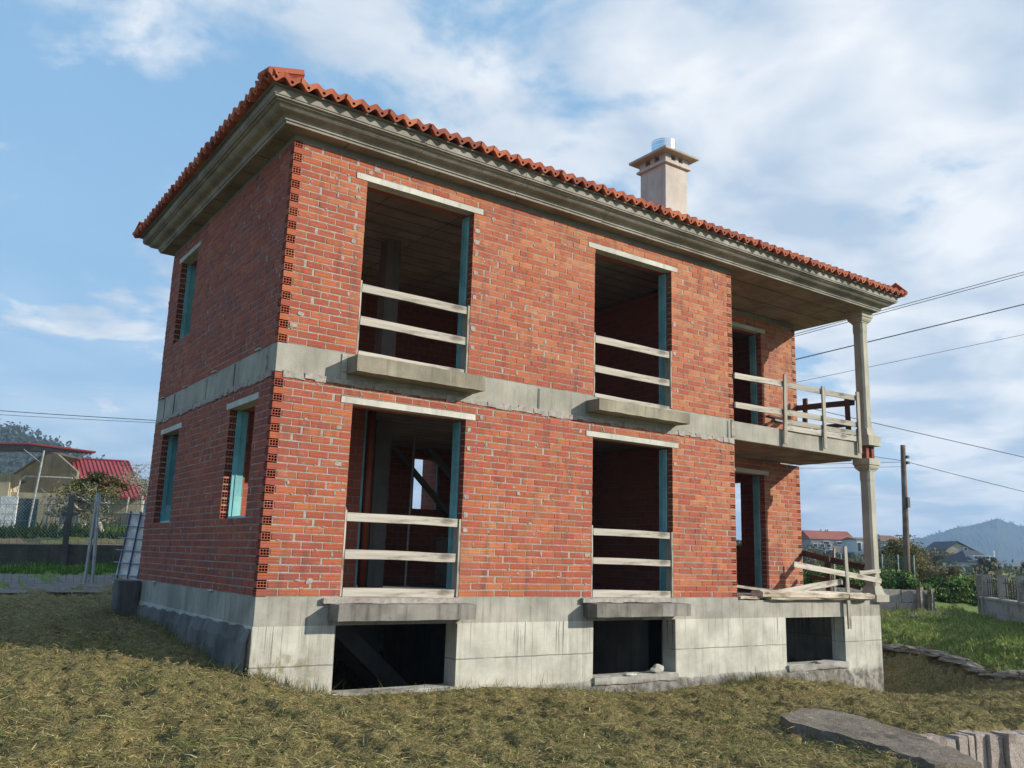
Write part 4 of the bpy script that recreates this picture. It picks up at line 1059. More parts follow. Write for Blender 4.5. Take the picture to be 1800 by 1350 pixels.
# ------------------------------------------------------------------ loose timber on the porch and the balcony railing
def plank(a, b, wid, thk, mat, label, up=(0, 0, 1), seed=0, jag=.01, cat='plank', group=None):
    o = beam_obj('timber_plank', a, b, wid, thk, M[mat], up=up, seed=seed, jag=jag); return tagp(o, label, cat, group)
plank((9.50, -.075, .572), (12.10, -.075, .315), .095, .028, 'wood', 'pale plank leaning down across the porch front against the column', seed=3)
plank((11.0, -.085, .92), (11.035, -.085, -.555), .085, .03, 'wood_grey', 'grey upright plank standing against the plinth edge of the porch', up=(1, 0, 0), seed=4)
plank((9.02, .10, .045), (11.02, .02, .295), .105, .025, 'wood', 'pale plank rising from the timber pile to the upright plank', seed=5)
plank((8.18, .55, .20), (9.35, .30, .105), .045, .09, 'wood', 'thin pale board crossing the foot of the porch doorway', seed=6)
plank((11.45, -.055, .455), (12.13, -.055, .50), .07, .025, 'wood', 'short pale piece nailed to the foot of the lower column', seed=9)
def log(name, a, b, r, label, seed):
    a, b = Vector(a), Vector(b); d = (b-a); n = 16; K = 8; vs = []; fs = []
    dn = d.normalized(); sx = dn.cross(Vector((0, 0, 1))).normalized(); sz = sx.cross(dn)
    for i in range(n+1):
        t = i/n; env = 1-.28*max(0, abs(t-.5)-.3)*2
        for j in range(K):
            an = 2*math.pi*(j+.5)/K; q = r*env*(1+.22*mnoise.noise(Vector((t*7+seed, math.cos(an)*1.6, math.sin(an)*1.6))))
            ca, sa = math.cos(an), math.sin(an)
            vs.append(tuple(a+d*t+sx*(q*1.5*ca)+sz*(q*max(-.75, min(.75, sa))*1.0)))
    for i in range(n):
        for j in range(K): fs.append((i*K+j, i*K+(j+1) % K, (i+1)*K+(j+1) % K, (i+1)*K+j))
    fs.append(tuple(range(K))[::-1]); fs.append(tuple(n*K+j for j in range(K)))
    o = mesh_obj(name, vs, fs, M['wood_old']); bm = bmesh.new(); bm.from_mesh(o.data); bmesh.ops.recalc_face_normals(bm, faces=bm.faces); bm.to_mesh(o.data); bm.free()
    return tagp(o, label, 'beam')
log('timber_beam', (8.62, .02, .055), (10.98, -.02, .035), .10, 'split rotten beam lying topmost along the porch edge', 1)
log('timber_beam', (8.85, -.02, -.005), (10.4, -.03, .0), .06, 'darker rotten beam wedged under the long split beam', 5)
log('timber_beam', (10.98, -.05, .03), (11.72, -.06, .02), .09, 'short rotten beam end between the upright plank and the column', 9)
plank((8.15, .03, .0), (8.62, .02, .0), .045, .12, 'wood_old', 'stub of weathered board next to the porch wall corner', seed=12)
plank((8.35, .22, .0), (9.3, .25, .015), .05, .16, 'wood_brown', 'dark board under the pile of rotten beams', seed=13)
plank((12.03, 1.75, .84), (12.03, .22, .555), .12, .035, 'wood_brown', 'dark brown rail running back along the open porch side', seed=14)
plank((11.92, .95, -.04), (11.92, .95, .74), .11, .04, 'wood_brown', 'dark brown post under the porch side rail', up=(0, 1, 0), seed=15)
plank((11.98, 1.4, .36), (12.0, .30, .17), .08, .03, 'wood_brown', 'low dark brown plank behind the leaning pale plank', seed=16)
plank((12.05, .92, -.04), (12.05, .88, .93), .035, .03, 'wood', 'slim pale batten standing beside the dark porch post', up=(0, 1, 0), seed=17)

rl = empty('balcony_railing', (9.9, -.03, 2.95), 'improvised timber railing of grey boards along the balcony front', 'railing')
for x, t, bo, s_ in ((9.42, 3.95, 2.675, 1), (10.565, 3.885, 2.70, 2), (11.665, 3.93, 2.72, 3)):
    beam_obj('post', (x-.02 if s_ == 1 else x, -.055, bo), (x+.03 if s_ == 1 else x, -.055, t), .088, .03, M['wood_grey'], rl, up=(1, 0, 0), seed=s_)
for a, c, z0, z1, wd, m in ((8.11, 9.40, 3.745, 3.775, .10, 'wood'), (9.40, 11.70, 3.775, 3.81, .10, 'wood_grey'), (8.11, 9.40, 3.225, 3.25, .10, 'wood'), (9.40, 11.70, 3.26, 3.285, .10, 'wood_grey'), (9.40, 11.70, 3.085, 3.11, .09, 'wood_grey'), (9.40, 11.70, 2.985, 2.995, .10, 'wood')):
    beam_obj('rail', (a, -.022, z0), (c, -.022, z1), wd, .026, M[m], rl, seed=int(z0*100), jag=.008)
r2 = empty('balcony_side_railing', (11.95, .9, 2.95), 'dark brown timber railing on the far open side of the balcony', 'railing')
beam_obj('rail', (11.97, 1.62, 3.845), (11.97, .22, 3.80), .115, .035, M['wood_brown'], r2, seed=31)
beam_obj('post', (11.94, 1.37, 3.50), (11.94, 1.35, 4.02), .10, .04, M['wood_brown'], r2, up=(0, 1, 0), seed=32)
beam_obj('post', (11.94, .36, 2.95), (11.94, .36, 3.88), .10, .04, M['wood_brown'], r2, up=(0, 1, 0), seed=33)
beam_obj('rail', (11.97, 1.2, 3.38), (11.97, .25, 3.36), .09, .035, M['wood_brown'], r2, seed=34)
# rubble on the balcony
for i, (a, c, lb) in enumerate((((9.35, .45, 3.03), (9.85, .50, 3.20), 'tilted dark board end in the balcony rubble, lowest one'), ((9.62, .5, 3.27), (10.4, .35, 3.20), 'dark board lying topmost on the balcony rubble'), ((9.72, .45, 3.20), (10.6, .3, 3.13), 'pale board lying just under the topmost balcony board'))):
    plank(a, c, .035, .12, 'wood_brown' if i != 2 else 'wood_grey', lb, seed=50+i)
def stone_mesh(name, loc, dims, mat, seed, rot=0.0, sub=2, amp=.25):
    bm = bmesh.new(); bmesh.ops.create_icosphere(bm, subdivisions=sub, radius=1)
    for v in bm.verts:
        n_ = mnoise.noise(v.co*1.3+Vector((seed, 0, 0)))*amp*1.6+mnoise.noise(v.co*3.1+Vector((seed, 4, 0)))*amp*.6
        v.co *= 1+n_; v.co.x *= dims[0]/2; v.co.y *= dims[1]/2; v.co.z *= dims[2]/2
    me_ = bpy.data.meshes.new(name); bm.to_mesh(me_); bm.free(); me_.materials.append(mat)
    o = bpy.data.objects.new(name, me_); COL.objects.link(o); o.location = loc; o.rotation_euler = (0, 0, rot); return o
tagp(stone_mesh('mortar_heap', (9.75, .9, 3.0), (1.5, .7, .34), M['mortar'], 3), 'heap of brick rubble and mortar on the balcony floor', 'rubble')
mb = MB()
for i in range(7): mb.box(11.05+(i % 4)*.2, 11.24+(i % 4)*.2, 1.3, 1.42, 2.947+.08*(i//4), 3.02+.08*(i//4), jit=.012)
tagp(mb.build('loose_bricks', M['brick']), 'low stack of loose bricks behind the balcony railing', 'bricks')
# lump of broken block and a slate on the second basement sill
o = stone_mesh('broken_block', (6.33, .07, -1.055), (.26, .14, .13), M['plinth'], 8, .2); tagp(o, 'broken concrete lump sitting on the sill of the second basement opening', 'rubble')
o = stone_mesh('broken_slab', (5.72, -.01, -1.10), (.24, .12, .045), M['lintel'], 4, .1); tagp(o, 'flat broken slab piece on the sill of the second basement opening', 'rubble')
o = stone_mesh('broken_slab', (10.25, .03, -1.105), (.34, .16, .05), M['footfront'], 6, .1); tagp(o, 'crumpled grey rubble on the sill of the basement opening under the porch', 'rubble')

# ------------------------------------------------------------------ foreground granite
SLAB = [(4.59, -3.55), (5.21, -3.37), (5.45, -3.55), (5.37, -3.91), (5.15, -4.45), (4.89, -4.96), (4.54, -5.48), (4.2, -5.9), (3.80, -5.72), (3.98, -5.2), (4.16, -4.73), (4.26, -4.29), (4.29, -3.95)]
sl = MB().poly_prism([(x, y, -1.145) for x, y in SLAB], (0, 0, -.30))
o = sl.build('granite_slab', M['granite_dark']); bmx = bmesh.new(); bmx.from_mesh(o.data)
bmesh.ops.triangulate(bmx, faces=bmx.faces); 
for _ in range(4): bmesh.ops.subdivide_edges(bmx, edges=[e for e in bmx.edges if e.calc_length() > .12], cuts=1)
bmesh.ops.triangulate(bmx, faces=bmx.faces)
for v in bmx.verts:
    p = v.co.copy(); k = mnoise.fractal(p*3.2, 1, 2, 5)*.016
    v.co += Vector((mnoise.noise(p*5)*.03, mnoise.noise(p*5+Vector((9, 0, 0)))*.03, k))
    v.co.z += .098+mnoise.noise(Vector((p.x*1.2-p.y*.3, (p.x+p.y*.35)*9, 0)))*.022*max(0, min(1, (-4.0-p.y)/1.0))
bmesh.ops.recalc_face_normals(bmx, faces=bmx.faces); bmx.to_mesh(o.data); bmx.free()
tagp(o, 'long lichened granite slab lying flat in the mown grass', 'stone slab')
wl_ = empty('split_granite_edge', (6.2, -4.9, -1.6), 'row of split upright granite stones edging the mown terrace', 'stone wall')
A_, B_ = Vector((5.12, -4.66, 0)), Vector((7.75, -5.34, 0)); s_ = 0.0; k_ = 0; d_ = (B_-A_).normalized(); n__ = Vector((d_.y, -d_.x, 0))
while s_ < (B_-A_).length:
    w__ = rng.uniform(.085, .17); dep = rng.uniform(.18, .24); top = tz((A_+d_*s_).x, (A_+d_*s_).y+.25)+.035+rng.uniform(-.015, .012)-(.04 if k_ % 5 == 4 else 0); off = rng.uniform(-.035, .045)
    c = A_+d_*(s_+w__/2)-n__*(dep/2-off)
    mb = MB(); mb.obox((c.x, c.y, top-.42), d_*(w__/2-.009), n__*(dep/2), (0, 0, .42)); o = mb.build('granite_stone', M['granite_pink']); rough_edges(o, .07, .016, 6, k_); reparent(o, wl_)
    s_ += w__+(.05 if k_ == 8 else .004); k_ += 1
# stone kerb of the mown bank on the right
kb = empty('kerb_stones', (14.3, .3, -1.2), 'low rough stone edging between the mown bank and the green verge', 'kerb')
kp = [(14.95, 2.6), (14.84, 1.64), (14.65, .55), (13.83, -.71), (12.63, -2.31), (11.6, -3.9)]; k_ = 0
for (a, c) in zip(kp, kp[1:]):
    a, c = Vector((*a, 0)), Vector((*c, 0)); ln = (c-a).length; m_ = max(1, int(ln/.55))
    for i in range(m_):
        p = a+(c-a)*((i+.5)/m_); an = math.atan2((c-a).y, (c-a).x)
        o = stone_mesh('kerb_stone', (p.x, p.y, tz(p.x, p.y)+.03), (ln/m_*1.25, .42, .17), M['granite_dark'], k_*3.3, an, 3, .32); reparent(o, kb); k_ += 1

# ------------------------------------------------------------------ vegetation
rs = np.random.RandomState(3)
def leaf_cards(centers, size, cols, seed, flat=0.0, aspect=.55):
    """one small four-sided leaf per centre"""
    r = np.random.RandomState(seed); n = len(centers)
    a = r.normal(size=(n, 3)); a[:, 2] *= (1-flat); a /= np.linalg.norm(a, axis=1)[:, None]
    b = r.normal(size=(n, 3)); b -= (a*b).sum(1)[:, None]*a; b /= np.linalg.norm(b, axis=1)[:, None]
    s = size*r.uniform(.6, 1.35, size=(n, 1))
    V = np.stack([centers-a*s*.5, centers+b*s*aspect*.5, centers+a*s*.5, centers-b*s*aspect*.5], 1)
    pal = np.array(cols); c = pal[r.randint(0, len(pal), n)]*r.uniform(.7, 1.3, size=(n, 1)); return V, c
def bush(name, loc, rad, n, leaf, cols, label, cat='bush', group=None, clumps=26, stems=6, seed=0, mat_stem='bark', hemi=True, spread=.13):
    r = np.random.RandomState(seed); root = empty(name, loc, label, cat, group)
    d = r.normal(size=(clumps, 3)); d /= np.linalg.norm(d, axis=1)[:, None]
    if hemi: d[:, 2] = np.abs(d[:, 2])*.95+.02
    rr = r.uniform(.45, 1.0, size=(clumps, 1)); cen = d*rr*np.array(rad)
    per = n//clumps; pts = []
    for i in range(clumps):
        sz = r.uniform(.6, 1.4)*spread; q = np.clip(r.normal(size=(per, 3)), -1.5, 1.5)*np.array(rad)*sz; pts.append(cen[i]+q)
    P = np.concatenate(pts)+np.array(loc); P[:, 2] = np.maximum(P[:, 2], loc[2]+.01)
    # each clump has its own hue within the plant
    V_, c_ = leaf_cards(P, leaf, cols, seed+1)
    hue = np.repeat(r.uniform(.55, 1.35, size=(clumps, 1)), per, 0); c_ = c_*hue[:len(c_)]
    o = fast_quads('foliage', V_, M['leaf'], None, c_); reparent(o, root)
    mb = MB()
    for i in range(min(stems, clumps)):
        p1 = Vector(cen[i])*.85+Vector(loc); p0 = Vector(loc)+Vector((r.uniform(-.2, .2)*rad[0], r.uniform(-.2, .2)*rad[1], -.1)); mid = p0.lerp(p1, .5)+Vector((r.uniform(-.1, .1), r.uniform(-.1, .1), .1*rad[2]))
        mb.tube([p0, mid, p1], [.03, .02, .006], 5)
    o = mb.build('stem', M[mat_stem]); reparent(o, root)
    return root
G_DK = [(.05, .08, .025), (.07, .105, .03), (.045, .065, .025)]
G_OL = [(.16, .15, .05), (.20, .18, .065), (.12, .125, .045), (.21, .165, .07)]
G_BR = [(.20, .16, .10), (.16, .125, .075), (.24, .19, .12), (.13, .12, .06)]
G_BRT = [(.15, .27, .05), (.18, .31, .06), (.10, .19, .04)]
def limb_tree(name, loc, h, spread, label, seed, leaves=0, leafsize=.05, cols=G_OL, mat='bark', cat='tree', group=None, levels=4, r0=.09, kinks=.35, lean=(0, 0), ntrunk=1):
    r = random.Random(seed); root = empty(name, loc, label, cat, group); mbT = MB(); mbB = MB(); tips = []
    def grow(p, d, ln, rad, lv):
        pts = [p]; q = p.copy(); dd = d.copy(); n = 4
        for i in range(n):
            dd = (dd+Vector((r.uniform(-kinks, kinks), r.uniform(-kinks, kinks), r.uniform(-kinks*.5, kinks*.7)))).normalized(); q = q+dd*(ln/n); pts.append(q.copy())
        (mbT if lv == 0 else mbB).tube(pts, [max(.005, rad*(1-.5*i/n)) for i in range(n+1)], 6 if lv < 2 else 4, cap=lv < 2)
        if lv >= levels: tips.extend(pts[1:]); return
        if lv >= 1: tips.append(pts[-1])
        for k in range(r.choice((3, 4, 4)) if lv else 5):
            b = pts[r.choice((2, 3, 4))] if lv else pts[r.choice((2, 3, 4, 4))]; an = r.uniform(0, 6.28)
            nd = (dd*.5+Vector((math.cos(an)*spread, math.sin(an)*spread, r.uniform(-.15, .75)))).normalized()
            grow(b, nd, ln*r.uniform(.5, .78), rad*.55, lv+1)
    for t in range(ntrunk):
        grow(Vector(loc)+Vector((t*.25, 0, -.15)), Vector((lean[0]+r.uniform(-.15, .15), lean[1], 1)).normalized(), h*.42, r0, 0)
    reparent(mbT.build('trunk', M[mat]), root); reparent(mbB.build('branches', M[mat]), root)
    if leaves:
        rr = np.random.RandomState(seed); T = np.array([tuple(t) for t in tips]); 
        P = T[rr.randint(0, len(T), leaves)]+rr.normal(size=(leaves, 3))*.10
        V_, c_ = leaf_cards(P, leafsize, cols, seed+2); reparent(fast_quads('leaves', V_, M['leaf'], None, c_), root)
    return root

# left: fruit tree in front of the red-roofed shed
def T(x, y, dz=0): return (x, y, tz(x, y)+dz)
limb_tree('fruit_tree', T(.75, 20.1), 2.6, 1.0, 'bare knotted pale fruit tree in front of the red-roofed shed, left of the thicker one', 5, 900, .07, G_OL, levels=4, r0=.07, kinks=.45)
limb_tree('fruit_tree', T(1.9, 19.3), 2.5, 1.25, 'spreading fruit tree with sparse olive leaves before the red roof', 9, 2600, .08, G_OL+G_DK, levels=4, r0=.10, kinks=.45)
limb_tree('fruit_tree', T(3.2, 18.4), 2.6, .9, 'thin bare tree whose twigs show beside the house wall', 12, 500, .06, G_OL, levels=4, r0=.05)
bush('ivy_clump', T(1.65, 19.5, 1.35), (.85, .5, .55), 3800, .09, G_DK+G_OL, 'dark ivy clump inside the fruit tree', 'ivy', clumps=22, seed=21, hemi=False)
# right: scrub bank, evergreens, hedge
for i, (x, y, rx, rz_, n, cols, lb) in enumerate((
        (29.3, 10.2, 1.6, 1.75, 16000, G_OL, 'tall olive brown bush just right of the utility pole'),
        (30.6, 9.0, 1.5, 1.0, 14000, G_OL+G_BR, 'wide yellowish bush in the middle of the scrub bank'),
        (31.6, 7.8, 1.4, .5, 10000, G_BR+G_OL, 'low brown bush at the right end of the scrub bank'),
        (28.0, 11.2, 1.0, .95, 8000, G_OL+G_BR, 'dry bush directly behind the utility pole'),
        (33.8, 8.0, 2.0, .35, 9000, G_BR, 'pale brown reed thicket beyond the scrub bank'),
        (26.6, 11.0, 1.2, .75, 7000, G_BR+G_OL, 'dry scrub behind the green fence posts'),
        (30.0, 17.0, 1.9, .95, 8000, G_BR+G_OL, 'brown scrub seen under the blue house'))):
    bush('scrub_bush', T(x, y), (rx, rx, rz_+.35), n, .10, cols, lb, clumps=34, stems=10, seed=40+i)
for i, (x, y, rx, rz_, lb) in enumerate(((22.3, 5.6, 1.0, .85, 'bright green bramble mound behind the granite wall end'), (23.6, 4.9, 1.2, .8, 'bright green bramble mound sloping down to the path'), (21.6, 6.4, 1.1, 1.0, 'green bramble mound behind the middle of the granite wall'), (24.3, 3.7, 1.0, .55, 'low bright green mound next to the path'), (20.3, 6.6, 1.0, .95, 'green shrub behind the granite wall, seen past the column'))):
    bush('bramble', T(x, y), (rx, rx*.9, rz_), 7000, .10, G_BRT+G_DK, lb, 'bramble', clumps=30, stems=4, seed=70+i)
for i, (x, y) in enumerate(((17.6, 7.5), (18.3, 7.1), (19.0, 6.8), (16.9, 7.9), (19.6, 7.2))):
    bush('hedge_shrub', T(x, y), (.62, .5, 1.0), 4200, .09, G_DK+G_BRT, ['dark green shrub left of centre in the hedge behind the porch', 'dark green shrub at the centre of the hedge behind the porch', 'dark green shrub right of centre in the hedge behind the porch', 'dark green shrub leftmost in the hedge behind the porch', 'dark green shrub rightmost in the hedge behind the porch'][i], 'shrub', 'hedge behind the porch', clumps=20, seed=90+i, hemi=True)
for i, (x, y, h, lb) in enumerate(((50, 36, 2.2, 'grey green tree in front of the red-roofed apartment block, right side'), (47.5, 37, 2.2, 'olive tree in front of the apartment block, left side'), (53, 33.5, 2.2, 'olive tree in front of the long white house'))):
    bush('distant_tree', T(x, y), (2.0, 2.0, h), 5000, .24, [(.12, .13, .085), (.16, .15, .10), (.09, .105, .07)], lb, 'tree', clumps=28, stems=6, seed=110+i)

# ------------------------------------------------------------------ left background
AX = Vector((.8152, -.5784, 0)).normalized(); AY = Vector((.5737, .8191, 0)).normalized()     # along and into the plot beyond the road
def wall_run(name, a, b, h, thk, mat, label, cat='wall', top_rough=0.0, z0=None):
    a, b = Vector((*a, 0)), Vector((*b, 0)); n = max(2, int((b-a).length/1.0)); d = (b-a).normalized(); nn = Vector((-d.y, d.x, 0)); mb = MB()
    vs = []; fs = []
    for i in range(n+1):
        p = a+(b-a)*i/n; g_ = tz(p.x, p.y)
        for s, zz in ((-1, g_-.4), (1, g_-.4), (1, g_+h), (-1, g_+h)): vs.append((p.x+nn.x*thk/2*s, p.y+nn.y*thk/2*s, zz))
    for i in range(n):
        for j in range(4): fs.append((i*4+j, i*4+(j+1) % 4, i*4+4+(j+1) % 4, i*4+4+j))
    fs.append((0, 1, 2, 3)); fs.append((n*4+3, n*4+2, n*4+1, n*4))
    o = mesh_obj(name, vs, fs, mat); bm = bmesh.new(); bm.from_mesh(o.data); bmesh.ops.recalc_face_normals(bm, faces=bm.faces); bm.to_mesh(o.data); bm.free()
    return tagp(o, label, cat)
M['oldwall'] = m_concrete('mossy_wall', (0.045, 0.043, 0.035), (0.10, 0.095, 0.08), 0.5, green=0.3)
M['creamwall'] = m_concrete('stained_cream_render', (0.34, 0.30, 0.20), (0.48, 0.43, 0.31), 0.6)
M['greywall'] = m_concrete('grey_green_render', (0.13, 0.13, 0.105), (0.21, 0.205, 0.17), 0.5)
LWA, LWB = Vector((-7.5, 19.8, 0)), Vector((5.5, 10.6, 0))
wall_run('boundary_wall', LWA.xy, LWB.xy, .52, .18, M['oldwall'], 'low dark mossy wall between the lane and the vegetable plot')
def mesh_fence(name, a, b, z0off, h, diamond, pitch, rad, label, post_sp, post_h, mat='galv', post_mat='galv', pr=.03, posts=True):
    a, b = Vector((*a, 0)), Vector((*b, 0)); d = (b-a); ln = d.length; d.normalize()
    root = empty(name, (a.x, a.y, tz(a.x, a.y)), label, 'fence'); mb = MB()
    G = lambda s: tz((a+d*s).x, (a+d*s).y)+z0off
    def P(s, z): q = a+d*s; return (q.x, q.y, z)
    gs = {}
    def g2(s):
        k = round(s, 1)
        if k not in gs: gs[k] = G(k)
        return gs[k]
    if diamond:
        s = -h
        while s < ln:
            for sg in (1, -1):
                s0 = s if sg == 1 else s+h; s1 = s0+sg*h; z0, z1 = 0, h
                if s0 < 0: z0 = -s0 if sg == 1 else None; s0 = 0
                if s1 > ln: z1 = ln-s0 if sg == 1 else None; s1 = ln
                if s0 > ln and sg == -1: z0 = s0-ln; s0 = ln
                if s1 < 0: z1 = h+s1 if sg == -1 else None; s1 = 0
                if z0 is None or z1 is None: continue
                if z1 > z0: mb.tube([P(s0, g2(s0)+z0), P(s1, g2(s1)+z1)], rad, 3, cap=False)
            s += pitch
    else:
        s = 0
        while s < ln: mb.tube([P(s, g2(s)), P(s, g2(s)+h)], rad, 3, cap=False); s += pitch
    nh = 3 if diamond else int(h/.2)+1
    for i in range(nh):
        z = h*i/(nh-1); m_ = int(ln/1.5)+1
        mb.tube([P(ln*j/m_, g2(ln*j/m_)+z) for j in range(m_+1)], rad*1.2, 3, cap=False)
    o = mb.build('wire_mesh', M[mat]); reparent(o, root)
    if posts:
        s = .4
        while s < ln:
            mb = MB(); mb.tube([P(s, G(s)-z0off-.1), P(s, G(s)+post_h)], pr, 8); reparent(mb.build('post', M[post_mat]), root); s += post_sp
    return root
M['postdark'] = m_concrete('dark_concrete_post', (0.07, 0.07, 0.075), (0.13, 0.13, 0.13), 0.4)
mesh_fence('chain_link_fence', LWA.xy, LWB.xy, .52, 1.15, True, .085, .0035, 'chain-link fence standing on the low mossy wall', 30, 1.2, posts=False)
pr_ = empty('fence_post', T(.14, 14.25), 'dark square concrete post leaning in the chain-link fence', 'post')
mb = MB(); mb.obox((.14, 14.1, .85), (.06, 0, 0), (0, .06, 0), (.015, .01, .98)); reparent(mb.build('shaft', M['postdark']), pr_)
mesh_fence('wire_fence', (-7.0, 15.2), (3.2, 8.05), 0.02, 1.62, False, .16, .0028, 'square mesh wire fence along the near side of the lane', 30, 1.6, mat='dark', posts=False)
for i, (dx, top, lb) in enumerate((((0, 0), (.05, .0, 1.66), 'leaning galvanised fence post, left of the crossed pair'), ((.15, -.10), (-.01, .03, 1.66), 'upright galvanised fence post, right of the crossed pair'))):
    mb = MB(); a = Vector((-.02+dx[0], 10.2+dx[1], -.50)); b_ = Vector((.04 if i == 0 else .06, 10.2, 1.62)); mb.tube([a, b_], .034, 10); mb.box(a.x-.09, a.x+.09, a.y-.09, a.y+.09, -.55, tz(a.x, a.y)+.02)
    tagp(mb.build('galvanised_post', M['galv']), lb, 'post', 'crossed galvanised posts')
# gate panel leaning at the corner of the house
gp = empty('leaning_gate_panel', (.25, 7.35, -.1), 'white sheet panel with blue steel bars leaning behind the house corner', 'panel')
o0, o1 = Vector((.02, 7.50, 0)), Vector((.42, 7.22, 0)); tp = Vector((.08, -.06, 0))
mb = MB(); mb.poly_prism([tuple(o0+Vector((0, 0, -.02))), tuple(o1+Vector((0, 0, -.08))), tuple(o1+tp+Vector((0, 0, 1.14))), tuple(o0+tp*1.6+Vector((0, 0, 1.14)))], (.02, .03, 0))
reparent(mb.build('white_sheet', m_plain('white_sheet', (.75, .78, .82), .5)), gp)
for k in range(3):
    t = .1+k*.38; mb = MB(); p = o0.lerp(o1, t); mb.tube([p+Vector((-.02, -.03, -.05)), p+tp*1.2+Vector((-.02, -.03, 1.16))], .016, 6); reparent(mb.build('upright_bar', m_plain('blue_bar', (.05, .10, .20), .5)), gp)
for k in range(6):
    z = .02+k*.22; mb = MB(); sh = tp*(z/1.15); mb.tube([o0+sh+Vector((-.08, .0, z)), o1+sh+Vector((.02, -.04, z-.03))], .012, 6); reparent(mb.build('cross_bar', M['galv']), gp)
mb = MB(); mb.tube([(-.03, 7.45, -.12), (.15, 7.25, -.20), (.5, 7.1, -.14)], [.02, .07, .03], 8); reparent(mb.build('bent_sheet', M['galv']), gp)

# shed with red sheet roof
def loc3(o, a, b, z): q = Vector((*o, 0))+AX*a+AY*b; return (q.x, q.y, z)
SO = (.35, 28.9); gz = 1.0
# gable front faces the lane: ridge runs along AX, roof slope falls towards the right rear
shed = empty('shed', loc3(SO, 2, 0, gz), 'grey rendered shed with a steep red sheet metal roof', 'shed')
def quadp(pts, d, name, m, root):
    mb = MB(); mb.poly_prism(pts, d); o = mb.build(name, m); reparent(o, root); return o
# walls
quadp([loc3(SO, .0, 0, gz-.3), loc3(SO, 2.35, 0, gz-.3), loc3(SO, 2.35, 0, 3.35), loc3(SO, 1.5, 0, 4.0), loc3(SO, 1.0, 0, 4.0), loc3(SO, -.1, 0, 3.1)], tuple(AY*.2), 'gable_wall', M['greywall'], shed)
quadp([loc3(SO, 2.35, .02, gz-.3), loc3(SO, 5.0, .02, gz-.3), loc3(SO, 5.0, .02, 2.4), loc3(SO, 2.35, .02, 2.5)], tuple(AY*.2), 'side_wall', M['creamwall'], shed)
quadp([loc3(SO, -.25, -.1, 2.98), loc3(SO, 1.2, -.1, 4.06), loc3(SO, 1.2, -.1, 4.13), loc3(SO, -.25, -.1, 3.06)], tuple(AY*3.0), 'roof_edge', M['oldwall'], shed)
# the visible red slope: from the ridge line down to the eave
Ra, Rb = Vector(loc3(SO, .40, 2.6, 4.12)), Vector(loc3(SO, 3.15, 2.6, 4.05)); Ea, Eb = Vector(loc3(SO, 2.35, -.25, 2.42)), Vector(loc3(SO, 5.2, -.25, 2.36))
rp = quadp([tuple(Ra), tuple(Rb), tuple(Eb), tuple(Ea)], (0, 0, -.05), 'red_roof', M['redroof'], shed)
for k in range(17):
    t = k/16; a = Ra.lerp(Rb, t); b_ = Ea.lerp(Eb, t); mb = MB(); mb.tube([a+Vector((0, 0, .015)), b_+Vector((0, 0, .015))], .022, 4); o = mb.build('roof_seam', M['redroof_seam']); o.parent = rp; o.matrix_parent_inverse = Matrix.Translation(-shed.location)@Matrix.Translation(shed.location)
mb = MB(); mb.tube([Ea, Eb], .05, 6); mb.tube([Rb, Eb], .045, 5); mb.tube([Ra, Rb], .05, 5); reparent(mb.build('roof_trim', M['redroof_seam']), shed)
quadp([loc3(SO, 3.1, 2.55, 1), loc3(SO, 5.0, .2, 1), loc3(SO, 5.0, .2, 2.35), loc3(SO, 3.1, 2.55, 3.95)], tuple(AY*.1+AX*-.1), 'end_wall', M['greywall'], shed)
# canopy roof on posts
can = empty('canopy', loc3((-.6, 24.7), 0, 0, .95), 'thin red sheet canopy on steel posts left of the shed', 'canopy')
quadp([loc3((-.6, 24.7), -4, 0, 3.80), loc3((-.6, 24.7), .95, 0, 3.90), loc3((-.6, 24.7), .95, 3.4, 4.02), loc3((-.6, 24.7), -4, 3.4, 3.92)], (0, 0, .05), 'canopy_sheet', M['redroof'], can)
quadp([loc3((-.6, 24.7), .95, 0, 3.90), loc3((-.6, 24.7), 3.15, .2, 3.70), loc3((-.6, 24.7), 1.5, 3.4, 4.0), loc3((-.6, 24.7), .95, 3.4, 4.02)], (0, 0, .05), 'canopy_sheet', M['redroof'], can)
quadp([loc3((-.6, 24.7), -4, .02, 3.60), loc3((-.6, 24.7), 1.0, .02, 3.68), loc3((-.6, 24.7), 3.0, .25, 3.66), loc3((-.6, 24.7), .95, 0.02, 3.88), loc3((-.6, 24.7), -4, .02, 3.79)], tuple(AY*.05), 'fascia', M['dark'], can)
for a, b_, z in ((1.45, 0, 3.7), (-2.5, 0, 3.7)):
    mb = MB(); mb.tube([loc3((-.6, 24.7), a-.2, b_, .7), loc3((-.6, 24.7), a, b_, z)], .035, 6); reparent(mb.build('post', M['galv']), can)
mb = MB(); mb.tube([loc3((-.6, 24.7), .75, 0, 3.72), loc3((-.6, 24.7), 1.43, 0, 3.25)], .02, 5); reparent(mb.build('brace', M['galv']), can)
